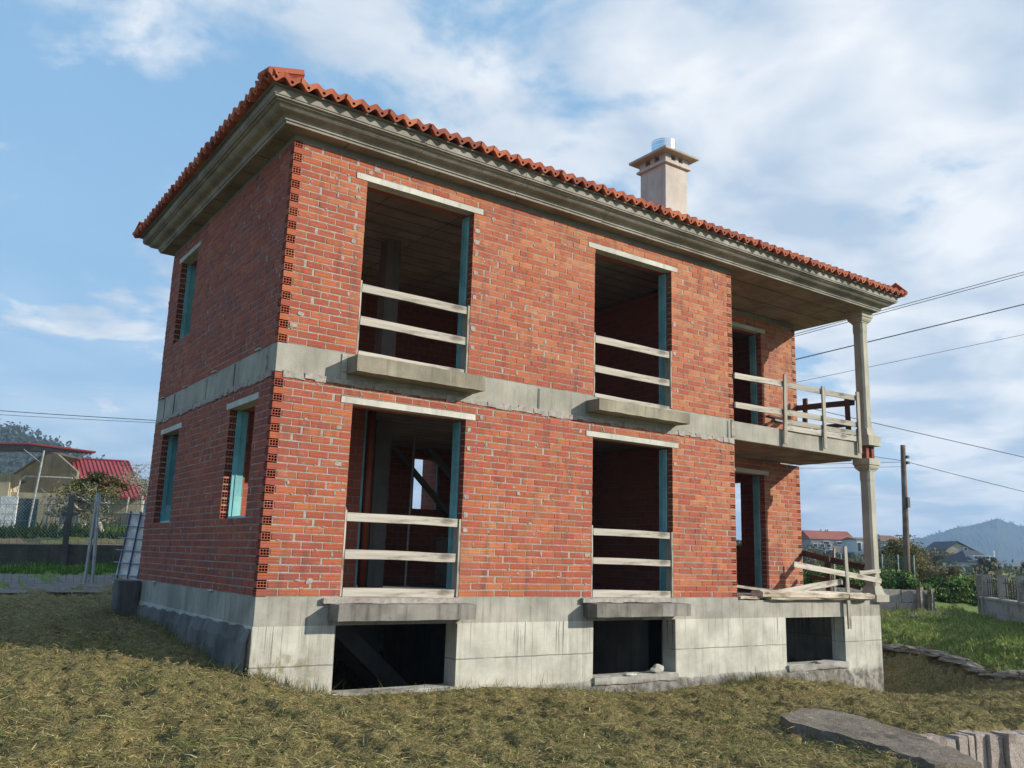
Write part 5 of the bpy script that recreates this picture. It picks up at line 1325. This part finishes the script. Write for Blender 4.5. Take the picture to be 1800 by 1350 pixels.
# outbuildings and yard walls in front of the shed
mb = MB(); q = Vector((-.55, 25.9, 0)); mb.obox(tuple(q+AX*.05+Vector((0, 0, 2.0))), AX*.62, AY*.3, (0, 0, .93)); o = mb.build('outbuilding', M['creamwall']); tagp(o, 'small cream block outbuilding with flat top at the far left', 'outbuilding')
mb = MB(); mb.obox(tuple(q+AX*2.0+Vector((0, 0, 1.55))), AX*1.32, AY*.12, (0, 0, .75)); o = mb.build('yard_wall', M['creamwall']); tagp(o, 'stained cream yard wall below the shed gable', 'wall')
mb = MB(); mb.obox(tuple(q+AX*-.35+AY*.05+Vector((0, 0, 2.02))), AX*.25, AY*.35, (0, 0, 1.02)); o = mb.build('yard_pillar', M['greywall']); tagp(o, 'grey yard pillar with block top at the far left edge', 'pillar')
mb = MB(); mb.obox(tuple(Vector((-.18, 24.4, 1.5))), AX*.28, AY*.03, (0, 0, .60)); o = mb.build('white_door', m_plain('white_paint', (.60, .64, .66), .5)); tagp(o, 'pale white door leaf leaning by the outbuilding', 'door')
mb = MB(); mb.obox(tuple(Vector((.35, 24.1, 1.5))), AX*.35, AY*.03, (0, 0, .55)); o = mb.build('dark_gate', m_plain('dark_green_sheet', (.03, .06, .07), .6)); tagp(o, 'dark green sheet gate right of the white door', 'gate')
rr_ = empty('pipe_railing', T(.2, 25.0), 'bent white pipe railing in front of the shed gable', 'railing')
mb = MB(); P0 = Vector((-.2, 25.3, 0)); mb.tube([tuple(P0+AX*.35+Vector((0, 0, 2.1))), tuple(P0+AX*.40+Vector((0, 0, 2.72))), tuple(P0+AX*.55+Vector((0, 0, 2.86))), tuple(P0+AX*2.2+Vector((0, 0, 2.84)))], .03, 6); reparent(mb.build('tube', m_plain('white_tube', (.5, .5, .48), .5)), rr_)
mb = MB(); p = Vector((1.3, 22.3, 0)); mb.tube([(1.35, 21.9, .9), (1.35, 21.9, 1.7), (1.40, 21.9, 1.95)], [.25, .27, .05], 10); o = mb.build('compost_bin', m_plain('black_plastic', (.02, .03, .04), .4)); tagp(o, 'dark plastic barrel standing behind the fruit trees', 'barrel')
for i in range(7):
    x = .75+i*.42; y = 22.6-.30*i; mb = MB(); mb.tube([(x, y, .85), (x+rng.uniform(-.12, .12), y, 2.15+rng.uniform(-.2, .2))], .035, 5)
    tagp(mb.build('vine_stake', M['bark'] if i % 2 else M['galv']), ('wooden' if i % 2 else 'grey metal')+' stake among the fruit trees, '+['leftmost of the seven', 'second from the left', 'third from the left', 'middle one of the seven', 'third from the right', 'second from the right', 'rightmost of the seven'][i], 'stake', 'stakes among the fruit trees')
mb = MB(); mb.obox((3.3, 20.6, 1.15), AX*1.3, AY*.1, (0, 0, .45)); o = mb.build('lean_to_wall', M['greywall']); tagp(o, 'dark lean-to wall under the right part of the red roof', 'wall')

# ------------------------------------------------------------------ right background
gw = empty('granite_wall', T(19.4, 4.6), 'low wall of granite blocks on the far side of the lane', 'wall')
wa, wb = Vector((16.2, 6.95, 0)), Vector((20.55, 3.74, 0)); wd_ = (wb-wa).normalized(); wn_ = Vector((-wd_.y, wd_.x, 0)); wl2 = (wb-wa).length
for row, (z0, z1) in enumerate(((-.42, .32-.02), (.0, 0.0))):
    pass
for row in range(2):
    s = 0.0; k = 0
    while s < wl2-.05:
        l = min(rng.uniform(.75, 1.5) if row else rng.uniform(.4, .9), wl2-s); p = wa+wd_*(s+l/2); base = tz(p.x, p.y)-.05
        za, zb_ = (base, -.335) if row == 0 else (-.325, .015)
        mb = MB(); mb.obox((p.x, p.y, (za+zb_)/2), wd_*(l/2-.008), wn_*(.14+rng.uniform(-.01, .01)), (0, 0, (zb_-za)/2)); o = mb.build('granite_block', M['granite_pink'] if row == 0 else M['granite']); rough_edges(o, .2, .012, 5, s+row); reparent(o, gw); s += l; k += 1
for i, (dx, hh_) in enumerate(((-.42, .58), (-.12, .52))):
    p = wb+wd_*dx-wn_*.26; g_ = tz(p.x, p.y); mb = MB(); mb.box(p.x-.075, p.x+.075, p.y-.06, p.y+.06, g_-.1, g_+hh_+.1); o = mb.build('stone_post', M['granite_dark']); rough_edges(o, .12, .02, 5, i)
    tagp(o, 'dark weathered stone post, %s of two at the end of the granite wall' % ('left' if i == 0 else 'right'), 'post', 'stone posts at the wall end')
# fenced property on the right
fe = empty('iron_fence', T(19.5, 1.4), 'granite wall with pale pillars and black iron railings at the right edge', 'fence')
fa, fb = Vector((21.75, 2.90, 0)), Vector((16.6, -1.0, 0)); fd = (fb-fa).normalized(); fn = Vector((-fd.y, fd.x, 0)); fl = (fb-fa).length
def fz(s): p = fa+fd*s; return tz(p.x, p.y)
TOPZ = -.10
s = .15
while s < fl:
    l = 1.0
    for (za, zb_) in ((fz(s+l/2)-.12, -.48), (-.473, TOPZ-.06)):
        p = fa+fd*(s+l/2); mb = MB(); mb.obox((p.x, p.y, (za+zb_)/2), fd*(l/2-.004), fn*.11, (0, 0, max(.02, (zb_-za)/2))); reparent(mb.build('granite_block', M['granite']), fe)
    p = fa+fd*(s+l/2); mb = MB(); mb.obox((p.x, p.y, TOPZ-.028), fd*(l/2-.003), fn*.14, (0, 0, .03)); reparent(mb.build('coping', M['granite']), fe); s += l
for k, s in enumerate((.55, 2.55, 4.55)):
    p = fa+fd*s; mb = MB(); mb.obox((p.x, p.y, TOPZ+.30), fd*.11, fn*.10, (0, 0, .295)); reparent(mb.build('pillar', M['granite']), fe)
mb = MB()
s = .72
while s < fl:
    if not any(abs(s-q) < .13 for q in (2.55, 4.55)):
        p = fa+fd*s; mb = MB(); mb.tube([(p.x, p.y, TOPZ+.01), (p.x, p.y, TOPZ+.47)], .013, 5); mb.tube([(p.x, p.y, TOPZ+.47), (p.x, p.y, TOPZ+.51)], [.018, .002], 5, cap=False); reparent(mb.build('iron_bar', M['rail_iron']), fe)
    s += .27
for z in (.07, .40):
    mb = MB(); a = fa+fd*.66; b_ = fb; mb.tube([(a.x, a.y, TOPZ+z), (b_.x, b_.y, TOPZ+z)], .012, 4); reparent(mb.build('iron_rail', M['rail_iron']), fe)
p = fa+fd*(-.02); mb = MB(); mb.obox((p.x, p.y, -.10), fd*.12, fn*.14, (0, 0, .58)); o = mb.build('gate_pillar', M['granite_dark']); rough_edges(o, .2, .012); tagp(o, 'dark stone gate pillar at the left end of the iron fence', 'pillar')
# green mesh fence posts
gm = empty('green_mesh_fence', T(23.5, 6.5), 'green wire fence with thin pale posts in the scrub', 'fence')
GP = [(21.0, 8.3), (22.1, 7.6), (23.15, 6.8), (23.57, 6.5), (23.99, 6.2)]
for x, y in GP:
    mb = MB(); mb.tube([(x, y, tz(x, y)-.1), (x, y, 1.05)], .022, 6); reparent(mb.build('post', m_plain('pale_green_post', (.36, .44, .42), .5)), gm)
mb = MB()
for a, b_ in zip(GP, GP[1:]):
    for z in (.25, .45, .65, .85, 1.0): mb.tube([(a[0], a[1], z), (b_[0], b_[1], z)], .004, 3, cap=False)
    for t in np.linspace(0, 1, 9): mb.tube([(a[0]+(b_[0]-a[0])*t, a[1]+(b_[1]-a[1])*t, -.1), (a[0]+(b_[0]-a[0])*t, a[1]+(b_[1]-a[1])*t, 1.0)], .003, 3, cap=False)
reparent(mb.build('wire_mesh', m_plain('green_wire', (.02, .12, .12), .5)), gm)
# utility pole and overhead cables
up_ = empty('utility_pole', T(24.75, 6.9), 'dark wooden utility pole carrying thin cables', 'pole')
mb = MB(); mb.tube([(24.71, 6.93, -.6), (24.78, 6.88, 2.2), (24.83, 6.85, 4.80)], [.115, .10, .082], 10); reparent(mb.build('shaft', M['polewood'], None, True), up_)
for z in (4.15, 4.35): mb = MB(); mb.box(24.86, 24.98, 6.72, 6.84, z, z+.09); reparent(mb.build('cable_bracket', M['dark']), up_)
mb = MB(); mb.box(24.68, 24.82, 6.70, 6.78, 2.65, 3.0); reparent(mb.build('fixing_band', M['dark']), up_)
def cable(pts, rad, label, sag=.1):
    a, b = Vector(pts[0]), Vector(pts[1]); n = 14; mb = MB()
    mb.tube([a.lerp(b, i/n)-Vector((0, 0, sag*4*(i/n)*(1-i/n))) for i in range(n+1)], rad, 5)
    return tagp(mb.build('overhead_cable', M['wire']), label, 'cable')
def ext(a, b, ea=0.0, eb=0.0):
    a, b = Vector(a), Vector(b); d = b-a; return (a-d*ea, b+d*eb)
cable(ext((21.83, 8.95, 8.64), (28.72, 4.12, 11.24), 1.3, 3.5), .012, 'upper cable of the top pair passing behind the roof corner', 0)
cable(ext((21.83, 8.95, 8.56), (28.72, 4.12, 11.14), 1.3, 3.5), .012, 'lower cable of the top pair passing behind the roof corner', 0)
cable(ext((21.86, 8.93, 7.73), (28.63, 4.18, 10.02), 1.3, 3.5), .019, 'thick dark cable rising to the right behind the upper column', 0)
cable(ext((22.03, 8.81, 6.96), (28.55, 4.24, 8.90), 1.2, 3.0), .008, 'thin cable below the thick one behind the upper column', 0)
cable(ext((20.5, 9.9, 6.45), (28.25, 4.45, 4.53), .6, 1.2), .012, 'cable falling to the right from behind the balcony', 0.02)
cable(((21.0, 9.6, 5.0), (24.84, 6.84, 4.25)), .009, 'cable dropping from the balcony side to the top of the pole', .05)
cable(((24.84, 6.84, 4.25), (31.5, 2.2, 2.5)), .010, 'cable leaving the pole towards the right edge', .05)
cable(((20.5, 9.9, 3.96), (24.84, 6.84, 4.22)), .008, 'upper level cable reaching the pole from the left', .02)
cable(((20.5, 9.9, 3.84), (24.84, 6.84, 4.06)), .006, 'lower level cable reaching the pole from the left', .02)
cable(ext((-.83, 24.82, 5.07), (3.59, 21.72, 4.88), .8, .3), .012, 'upper cable crossing the sky above the red-roofed shed', .04)
cable(ext((-.82, 24.81, 4.93), (3.6, 21.72, 4.80), .8, .3), .008, 'lower cable crossing the sky above the red-roofed shed', .04)
cable(((3.4, 25.5, 3.55), (7.5, 22.6, 3.9)), .008, 'short cable leaving the right end of the red roof', .05)

# distant houses
def wallmat(n, c, v=.12): return m_plain(n, c, .9, 0, v, .4)
M['w_grey'] = wallmat('grey_render_far', (.30, .29, .29)); M['w_white'] = wallmat('white_render_far', (.55, .55, .56)); M['w_blue'] = wallmat('pale_blue_render_far', (.42, .52, .60)); M['w_tan'] = wallmat('tan_stone_far', (.36, .33, .29))
M['r_red'] = wallmat('red_tile_far', (.30, .10, .07)); M['r_slate'] = wallmat('slate_far', (.07, .08, .10)); M['r_brown'] = wallmat('brown_tile_far', (.20, .12, .09)); M['glass'] = m_plain('window_glass', (.05, .07, .09), .15); M['frame'] = m_plain('white_frame', (.7, .7, .7), .5); M['bluetarp'] = m_plain('blue_sheet', (.05, .14, .35), .5)
def fhouse(name, c, ln, dp, z0, z1, rise, wm, rm, label, yaw=None, wins=(), over=.4, hip=False, cat='house', extra=None):
    c = Vector((*c, 0)); u = (Vector(AX) if yaw is None else Vector((math.cos(yaw), math.sin(yaw), 0))); v = Vector((-u.y, u.x, 0)); root = empty(name, (c.x, c.y, z0), label, cat)
    def P(a, b, z): q = c+u*a+v*b; return (q.x, q.y, z)
    mb = MB(); mb.obox(P(0, dp/2, (z0+z1)/2), u*(ln/2), v*(dp/2), (0, 0, (z1-z0)/2)); reparent(mb.build('wall', M[wm]), root)
    h = ln/2+over; b0, b1 = -over, dp+over
    if hip: vs = [P(-h, b0, z1), P(h, b0, z1), P(h, b1, z1), P(-h, b1, z1), P(-h*.35, dp/2, z1+rise), P(h*.35, dp/2, z1+rise)]; fs = [(3, 2, 1, 0), (0, 1, 5, 4), (2, 3, 4, 5), (1, 2, 5), (3, 0, 4)]
    else: vs = [P(-h, b0, z1), P(h, b0, z1), P(h, b1, z1), P(-h, b1, z1), P(-h, dp/2, z1+rise), P(h, dp/2, z1+rise)]; fs = [(3, 2, 1, 0), (0, 1, 5, 4), (2, 3, 4, 5), (1, 2, 5), (3, 0, 4)]
    ro = mesh_obj('roof', vs, fs, M[rm]); reparent(ro, root)
    for (a, z, w_, h_) in wins:
        mb = MB(); mb.obox(P(a, -.03, z), u*(w_/2+.08), v*.05, (0, 0, h_/2+.08)); f = mb.build('window', M['frame']); reparent(f, root)
        mb = MB(); mb.obox(P(a, -.09, z), u*(w_/2), v*.02, (0, 0, h_/2)); q = mb.build('pane', M['glass']); q.parent = f
    return root, P
rt_, P = fhouse('apartment_building', (101.4, 63.0), 6.0, 6, -1, 4.55, 1.25, 'w_grey', 'r_red', 'wide grey apartment block with a long red tiled roof', wins=[(-2.4+.9*i, 3.7, .5, .35) for i in range(3)]+[(.9, 4.1, .7, .3), (-.9, 4.1, .7, .3), (-2.0, 2.5, .6, .35), (-1.2, 2.5, .5, .35), (1.6, 3.2, .3, .3), (2.4, 2.4, .3, .3), (-.2, 3.0, .45, .3)], over=.12)
for a in (-.5, .15, .45):
    mb = MB(); mb.obox(P(a, 3, 5.85), (.09, 0, 0), (0, .09, 0), (0, 0, .14)); reparent(mb.build('chimney', M['w_tan']), rt_)
fhouse('terrace_house', (96.9, 54.0), 4.4, 5, -1, 4.35, .30, 'w_white', 'r_brown', 'low pale house with a dark opening right of the apartment block', wins=[(-1.9, 3.4, .4, 1.0), (-.7, 3.7, .7, .4), (.8, 3.6, .7, .4)], over=.15)
rt_, P = fhouse('blue_house', (89.6, 46.8), 3.0, 5, -1, 3.85, .75, 'w_blue', 'r_brown', 'pale blue house with a brown hipped roof above the scrub', hip=True, over=.2, wins=[(-.4, 3.0, 1.5, .75)])
mb = MB(); mb.obox(P(1.2, -.15, 2.95), tuple(AX*.55), tuple(AY*.1), (0, 0, .42)); reparent(mb.build('blue_sheet', M['bluetarp']), rt_)
mb = MB(); mb.obox(P(-1.6, 1.0, 4.35), (.22, 0, 0), (0, .22, 0), (0, 0, .28)); reparent(mb.build('chimney', M['r_slate']), rt_)
fhouse('grey_gable_house', (105.6, 47.7), 3.9, 6, -1, 3.3, .0, 'w_tan', 'r_slate', 'tall grey gabled house behind the slate-roofed one', over=.02, wins=[(.45, 3.45, .35, .5)])
rt_ = [o for o in bpy.data.objects if o.name == 'grey_gable_house'][0]
cc = Vector((105.6, 47.7, 0)); mb = MB(); mb.poly_prism([tuple(cc+AX*-1.95+Vector((0, 0, 3.3))), tuple(cc+AX*1.95+Vector((0, 0, 3.1))), tuple(cc+AX*-.55+Vector((0, 0, 4.3)))], tuple(AY*6)); reparent(mb.build('gable', M['w_tan']), rt_)
for a0, z0, a1, z1 in ((-2.05, 3.3, -.55, 4.38), (-.55, 4.38, 2.1, 3.05)):
    mb = MB(); mb.poly_prism([tuple(cc+AX*a0+AY*-.2+Vector((0, 0, z0))), tuple(cc+AX*a1+AY*-.2+Vector((0, 0, z1))), tuple(cc+AX*a1+AY*-.2+Vector((0, 0, z1+.12))), tuple(cc+AX*a0+AY*-.2+Vector((0, 0, z0+.12)))], tuple(AY*6.2)); reparent(mb.build('verge', M['r_slate']), rt_)
for z in (2.1, 2.75): mb = MB(); mb.obox(tuple(cc+AX*.9+AY*-.3+Vector((0, 0, z))), AX*.95, AY*.25, (0, 0, .06)); reparent(mb.build('balcony', M['w_white']), rt_)
rt_, P = fhouse('slate_roof_house', (77.6, 31.0), 2.6, 5, -1, 1.62, 1.05, 'w_white', 'r_slate', 'white house with a steep slate roof and a long dormer', hip=True, over=.25, wins=[(-1.0, 1.1, .35, .5), (-.3, 1.1, .35, .5), (.5, 1.1, .5, .5), (.7, .45, .8, .4)])
mb = MB(); mb.obox(P(-.1, .45, 1.98), AX*.8, AY*.4, (0, 0, .2)); dm = mb.build('dormer', M['w_white']); reparent(dm, rt_)
for k in range(4): mb = MB(); mb.obox(P(-.62+.34*k, .03, 2.0), AX*.13, AY*.02, (0, 0, .11)); q = mb.build('pane', M['glass']); q.parent = dm; q.matrix_parent_inverse = Matrix.Identity(4)
mb = MB(); mb.obox(P(.6, -.25, .82), AX*.8, AY*.25, (0, 0, .05)); reparent(mb.build('balcony', M['frame']), rt_)
mb = MB(); mb.obox(P(1.15, .3, 2.3), AX*.05, AY*.05, (0, 0, .35)); reparent(mb.build('chimney', M['frame']), rt_)
fhouse('hillside_house', (83.0, 26.0), 2.2, 4, -1, .9, .25, 'w_white', 'r_brown', 'small pale house at the right edge beyond the iron fence', over=.15, wins=[(-.4, .5, .4, .3)])
for i, (x, y, r_x, h, lb) in enumerate(((98, 55, 3.0, 2.2, 'dark trees in front of the terrace house'), (93, 45, 3.2, .9, 'brown trees below the blue house'), (88, 41, 2.6, .9, 'brown trees right of the blue house'), (82, 35, 1.6, .2, 'scrub left of the slate-roofed house'), (80, 28.0, 1.2, .5, 'dark tree right of the slate-roofed house'), (76, 30, 1.1, .8, 'round tree in the garden of the slate-roofed house'), (88, 28, 3.0, .2, 'brown trees at the right edge of the valley'), (104, 60, 4.0, 1.5, 'trees right of the apartment block'), (95, 60, 3.5, 1.6, 'trees left of the apartment block'))):
    bush('distant_tree', T(x, y), (r_x, r_x, h+1.0), 3200, .38, [(.13, .125, .075), (.18, .14, .09), (.10, .11, .065)], lb, 'tree', clumps=26, stems=4, seed=140+i)
far = []
rr = np.random.RandomState(77); n = 9000
xs = rr.uniform(75, 420, n); ang = rr.uniform(-.1, 1.35, n); fx_ = CAM.x+xs*np.sin(ang); fy_ = CAM.y+xs*np.cos(ang); zz_ = terrain(fx_, fy_)
base = np.repeat(np.stack([fx_, fy_, zz_+rr.uniform(.1, .7, n)], -1), 10, 0)+rr.normal(size=(n*10, 3))*np.array([.9, .9, .35])
V_, c_ = leaf_cards(base, .42, [(.11, .12, .065), (.16, .13, .08), (.08, .095, .055)], 5)
o = fast_quads('valley_woodland', V_, M['leaf'], None, c_); o['kind'] = 'stuff'

# trees over the hills
def hill_trees(hobj, n, size, per, cards, name, seed, cols, crest):
    r = np.random.RandomState(seed); co = np.empty(len(hobj.data.vertices)*3); hobj.data.vertices.foreach_get('co', co); co = co.reshape(-1, 34, 3)
    a = r.randint(0, co.shape[0], n); b = np.where(r.uniform(size=n) < crest, r.randint(6, 11, n), r.randint(8, 30, n)); c = co[a, b]+r.normal(size=(n, 3))*np.array([size, size, 0])
    s = size*r.uniform(.5, 1.3, (n, 1)); c[:, 2] += s[:, 0]*.25
    P = np.repeat(c, per, 0)+r.normal(size=(n*per, 3))*np.repeat(s, per, 0)*np.array([.38, .38, .42])
    V_, c_ = leaf_cards(P, cards, cols, seed+1); hue = np.repeat(r.uniform(.5, 1.4, (n, 1)), per, 0)
    o = fast_quads(name, V_, M['leaf'], None, c_*hue); o['kind'] = 'stuff'; return o
hill_trees(H2, 3200, 4.0, 12, 2.2, 'hill_woodland', 5, [(.05, .065, .03), (.07, .08, .035), (.035, .05, .025)], .3)
hill_trees(H1, 1200, 2.4, 8, 2.2, 'hill_woodland', 6, [(.028, .036, .02), (.04, .045, .022)], 1.1)

# ------------------------------------------------------------------ grass
def keep_out(x, y): return (x > -.05) & (x < 12.2) & (y > -.06) & (y < 5.75)
def scatter(n, xr, yr, seed, dens):
    r = np.random.RandomState(seed); out = []
    tot = 0
    while tot < n:
        x = r.uniform(*xr, 60000); y = r.uniform(*yr, 60000); k = (r.uniform(size=60000) < dens(x, y)) & ~keep_out(x, y); out.append(np.stack([x[k], y[k]], -1)); tot += k.sum()
    return np.concatenate(out)[:n]
fwd = np.array([f_.x, f_.y]); fwd /= np.linalg.norm(fwd); rgt = np.array([fwd[1], -fwd[0]])
def inview(x, y, m=.12):
    dx, dy = x-CAM.x, y-CAM.y; D = dx*fwd[0]+dy*fwd[1]; Lr = dx*rgt[0]+dy*rgt[1]; return D, (D > 2.2) & (np.abs(Lr) < D*(.60+m)+.8)
def dens_hay(x, y):
    D, v = inview(x, y); return np.where(v & (kerb_side(x, y) < .15) & Y_ok(x, y), np.clip((4.2/np.maximum(D, .1))**1.35, 0, 1), 0)
def Y_ok(x, y): return ~dropped(x, y, -.06) & ((y+.64*x < 9.6) | (y < 0))
slab_poly = np.array(SLAB)
def inpoly(x, y, P_):
    c = np.zeros(len(x), bool); j = len(P_)-1
    for i in range(len(P_)):
        xi, yi = P_[i]; xj, yj = P_[j]; c ^= ((yi > y) != (yj > y)) & (x < (xj-xi)*(y-yi)/(yj-yi)+xi); j = i
    return c
def blades(pts, ln, wd, lift, tilt, pal, w, seed, bend=.3, fine=True):
    r = np.random.RandomState(seed); n = len(pts); x, y = pts[:, 0], pts[:, 1]
    z = terrain(x, y)+lumps(x, y)*.9
    az = r.uniform(0, 2*np.pi, n); el = r.uniform(*tilt, n); l = ln*r.lognormal(0, .38, n)
    d = np.stack([np.cos(az)*np.cos(el), np.sin(az)*np.cos(el), np.sin(el)], -1); s = np.stack([-np.sin(az), np.cos(az), r.uniform(-.5, .5, n)], -1)
    w_ = (wd*r.uniform(.6, 1.5, n))[:, None]
    b = np.stack([x, y, z+r.uniform(*lift, n)], -1); mid = b+d*(l*.5)[:, None]+np.array([0, 0, 1])*(l*bend*r.uniform(-.1, .5, n))[:, None]; e = b+d*l[:, None]
    V_ = np.stack([np.stack([b-s*w_*.5, b+s*w_*.5, mid+s*w_*.5, mid-s*w_*.5], 1), np.stack([mid-s*w_*.5, mid+s*w_*.5, e+s*w_*.15, e-s*w_*.15], 1)], 1).reshape(-1, 4, 3)
    # colour varies blade by blade and drifts in patches
    patch = np.sin(x*1.9+1.3*np.sin(y*1.1))*np.sin(y*2.3+np.sin(x*1.7))+.5*np.sin(x*5.1+y*4.3)
    pal = np.array(pal); w = np.array(w)[None, :]*np.ones((n, 1)); w[:, -2:] *= np.clip(1+1.1*patch, .1, 3)[:, None]; w /= w.sum(1, keepdims=True)
    ci = (w.cumsum(1) < r.uniform(size=(n, 1))).sum(1).clip(0, len(pal)-1); c = pal[ci]*r.uniform(.65, 1.35, (n, 1))
    return V_, np.repeat(c, 2, 0)
HP = [(.40, .325, .13), (.29, .235, .095), (.15, .12, .05), (.08, .065, .03), (.50, .43, .20), (.15, .18, .05), (.22, .25, .07)]
p1 = scatter(300000, (-8.5, 15), (-7.5, 9.5), 1, dens_hay)
p1 = p1[~inpoly(p1[:, 0], p1[:, 1], slab_poly)]
V_, c_ = blades(p1, .064, .0046, (-.004, .020), (-.22, .32), HP, [3, 3, 2.4, 1.6, .8, 1.4, .9], 2)
o = fast_quads('mown_grass', V_, M['hayblade'], None, c_); o['kind'] = 'stuff'; o['label'] = 'matted layer of dry cut grass clippings over the mown plot'
p2 = scatter(4200, (-6, 9), (-7.5, 0), 7, lambda x, y: np.where(inview(x, y)[1], np.clip((4/np.maximum(inview(x, y)[0], .1))**1.2, 0, 1), 0)*(~inpoly(x, y, slab_poly))*(~dropped(x, y, -.1)))
V_, c_ = blades(p2, .11, .006, (.01, .03), (-.05, .25), [(.50, .42, .20), (.38, .31, .14), (.20, .15, .08), (.14, .20, .05), (.2, .22, .08)], [4, 3, 1, 1, 1], 8, .15)
o = fast_quads('straw_stalks', V_, M['hayblade'], None, c_); o['kind'] = 'stuff'; o['label'] = 'longer pale straw stalks lying on the cut grass'
# fresh green sprigs in the foreground
p3 = scatter(5200, (-6, 9), (-7.5, 2), 9, lambda x, y: np.where(inview(x, y)[1] & ((np.sin(x*2.1+1)*np.sin(y*2.7)+.4*np.sin(x*7+y*5)) > .55), .9, 0)*(~inpoly(x, y, slab_poly))*(~dropped(x, y, -.1)))
V_, c_ = blades(p3, .045, .006, (0, .02), (.1, 1.2), [(.10, .17, .03), (.08, .13, .03), (.13, .19, .05)], [1, 1, 1], 10, .2)
o = fast_quads('green_sprigs', V_, M['leaf'], None, c_); o['kind'] = 'stuff'; o['label'] = 'small fresh green sprigs growing through the cut grass'
# rank grass at the foot of the walls
rw = np.random.RandomState(31); q = []
for i in range(2600):
    t = rw.uniform(); 
    if rw.uniform() < .7: x = rw.choice([rw.uniform(0, 12.2), rw.uniform(0, .9), rw.uniform(7.6, 8.6)]); q.append((x, -.06-abs(rw.normal())*.10))
    else: q.append((-.10-abs(rw.normal())*.08, rw.uniform(0, 5.6)))
V_, c_ = blades(np.array(q), .10, .004, (-.01, .01), (.5, 1.4), [(.20, .17, .07), (.11, .12, .04), (.08, .11, .03), (.26, .21, .10)], [1, 1, 1, 1], 32, .1)
o = fast_quads('wall_foot_grass', V_, M['hayblade'], None, c_); o['kind'] = 'stuff'; o['label'] = 'thin grass tufts along the foot of the concrete plinth'
# green verge on the right
def dens_g(x, y):
    D, v = inview(x, y); return np.where(v & (kerb_side(x, y) > .1) & (y+.62*x < 16.4), .8, 0)
p4 = scatter(90000, (10, 23), (-5, 6.5), 12, dens_g)
GR = [(.20, .28, .06), (.26, .33, .08), (.15, .22, .045), (.34, .32, .12), (.33, .21, .10), (.36, .19, .10)]
V_, c_ = blades(p4, .075, .011, (-.02, .01), (.35, 1.3), GR, [4, 3, 3, 1.5, .5, .4], 13, .2)
o = fast_quads('verge_grass', V_, M['leaf'], None, c_); o['kind'] = 'stuff'; o['label'] = 'green verge grass with reddish dock patches on the right'
p5 = scatter(16000, (-7, 5), (8.5, 16.5), 14, lambda x, y: np.where(inview(x, y)[1] & ((y+.70*x > 12.2) & (y+.70*x < 14.0)), 1, 0))
V_, c_ = blades(p5, .09, .016, (-.01, .01), (.5, 1.4), [(.10, .21, .03), (.13, .26, .05), (.08, .16, .03)], [1, 1, 1], 15, .2)
o = fast_quads('lane_grass', V_, M['leaf'], None, c_); o['kind'] = 'stuff'; o['label'] = 'bright green grass strip at the foot of the mossy wall'
p6 = scatter(9000, (-7, 6), (15, 28), 16, lambda x, y: np.where(inview(x, y)[1] & ((y+.70*x > 20.0) & (y+.70*x < 22.5)), 1, 0))
V_, c_ = blades(p6, .22, .03, (-.01, .01), (.4, 1.3), [(.06, .12, .02), (.08, .14, .03)], [1, 1], 17, .2)
o = fast_quads('plot_grass', V_, M['leaf'], None, c_); o['kind'] = 'stuff'; o['label'] = 'green weeds at the foot of the yard walls'

# ------------------------------------------------------------------ air
HAZE = True
if HAZE:
    me = bpy.data.meshes.new('haze'); bmh = bmesh.new(); bmesh.ops.create_cube(bmh, size=1)
    for v in bmh.verts: v.co = Vector((400+v.co.x*3800, 225+v.co.y*3500, 45+v.co.z*160))
    bmesh.ops.recalc_face_normals(bmh, faces=bmh.faces); bmh.to_mesh(me); bmh.free()
    hm_ = bpy.data.materials.new('haze_air'); hm_.use_nodes = True; t_ = hm_.node_tree; t_.nodes.clear()
    oo = t_.nodes.new('ShaderNodeOutputMaterial'); pv = t_.nodes.new('ShaderNodeVolumePrincipled'); pv.inputs['Color'].default_value = (.42, .66, 1.0, 1); pv.inputs['Density'].default_value = 0.00045; pv.inputs['Anisotropy'].default_value = 0.2
    t_.links.new(pv.outputs[0], oo.inputs['Volume']); me.materials.append(hm_)
    ho = bpy.data.objects.new('haze', me); COL.objects.link(ho); ho['kind'] = 'stuff'
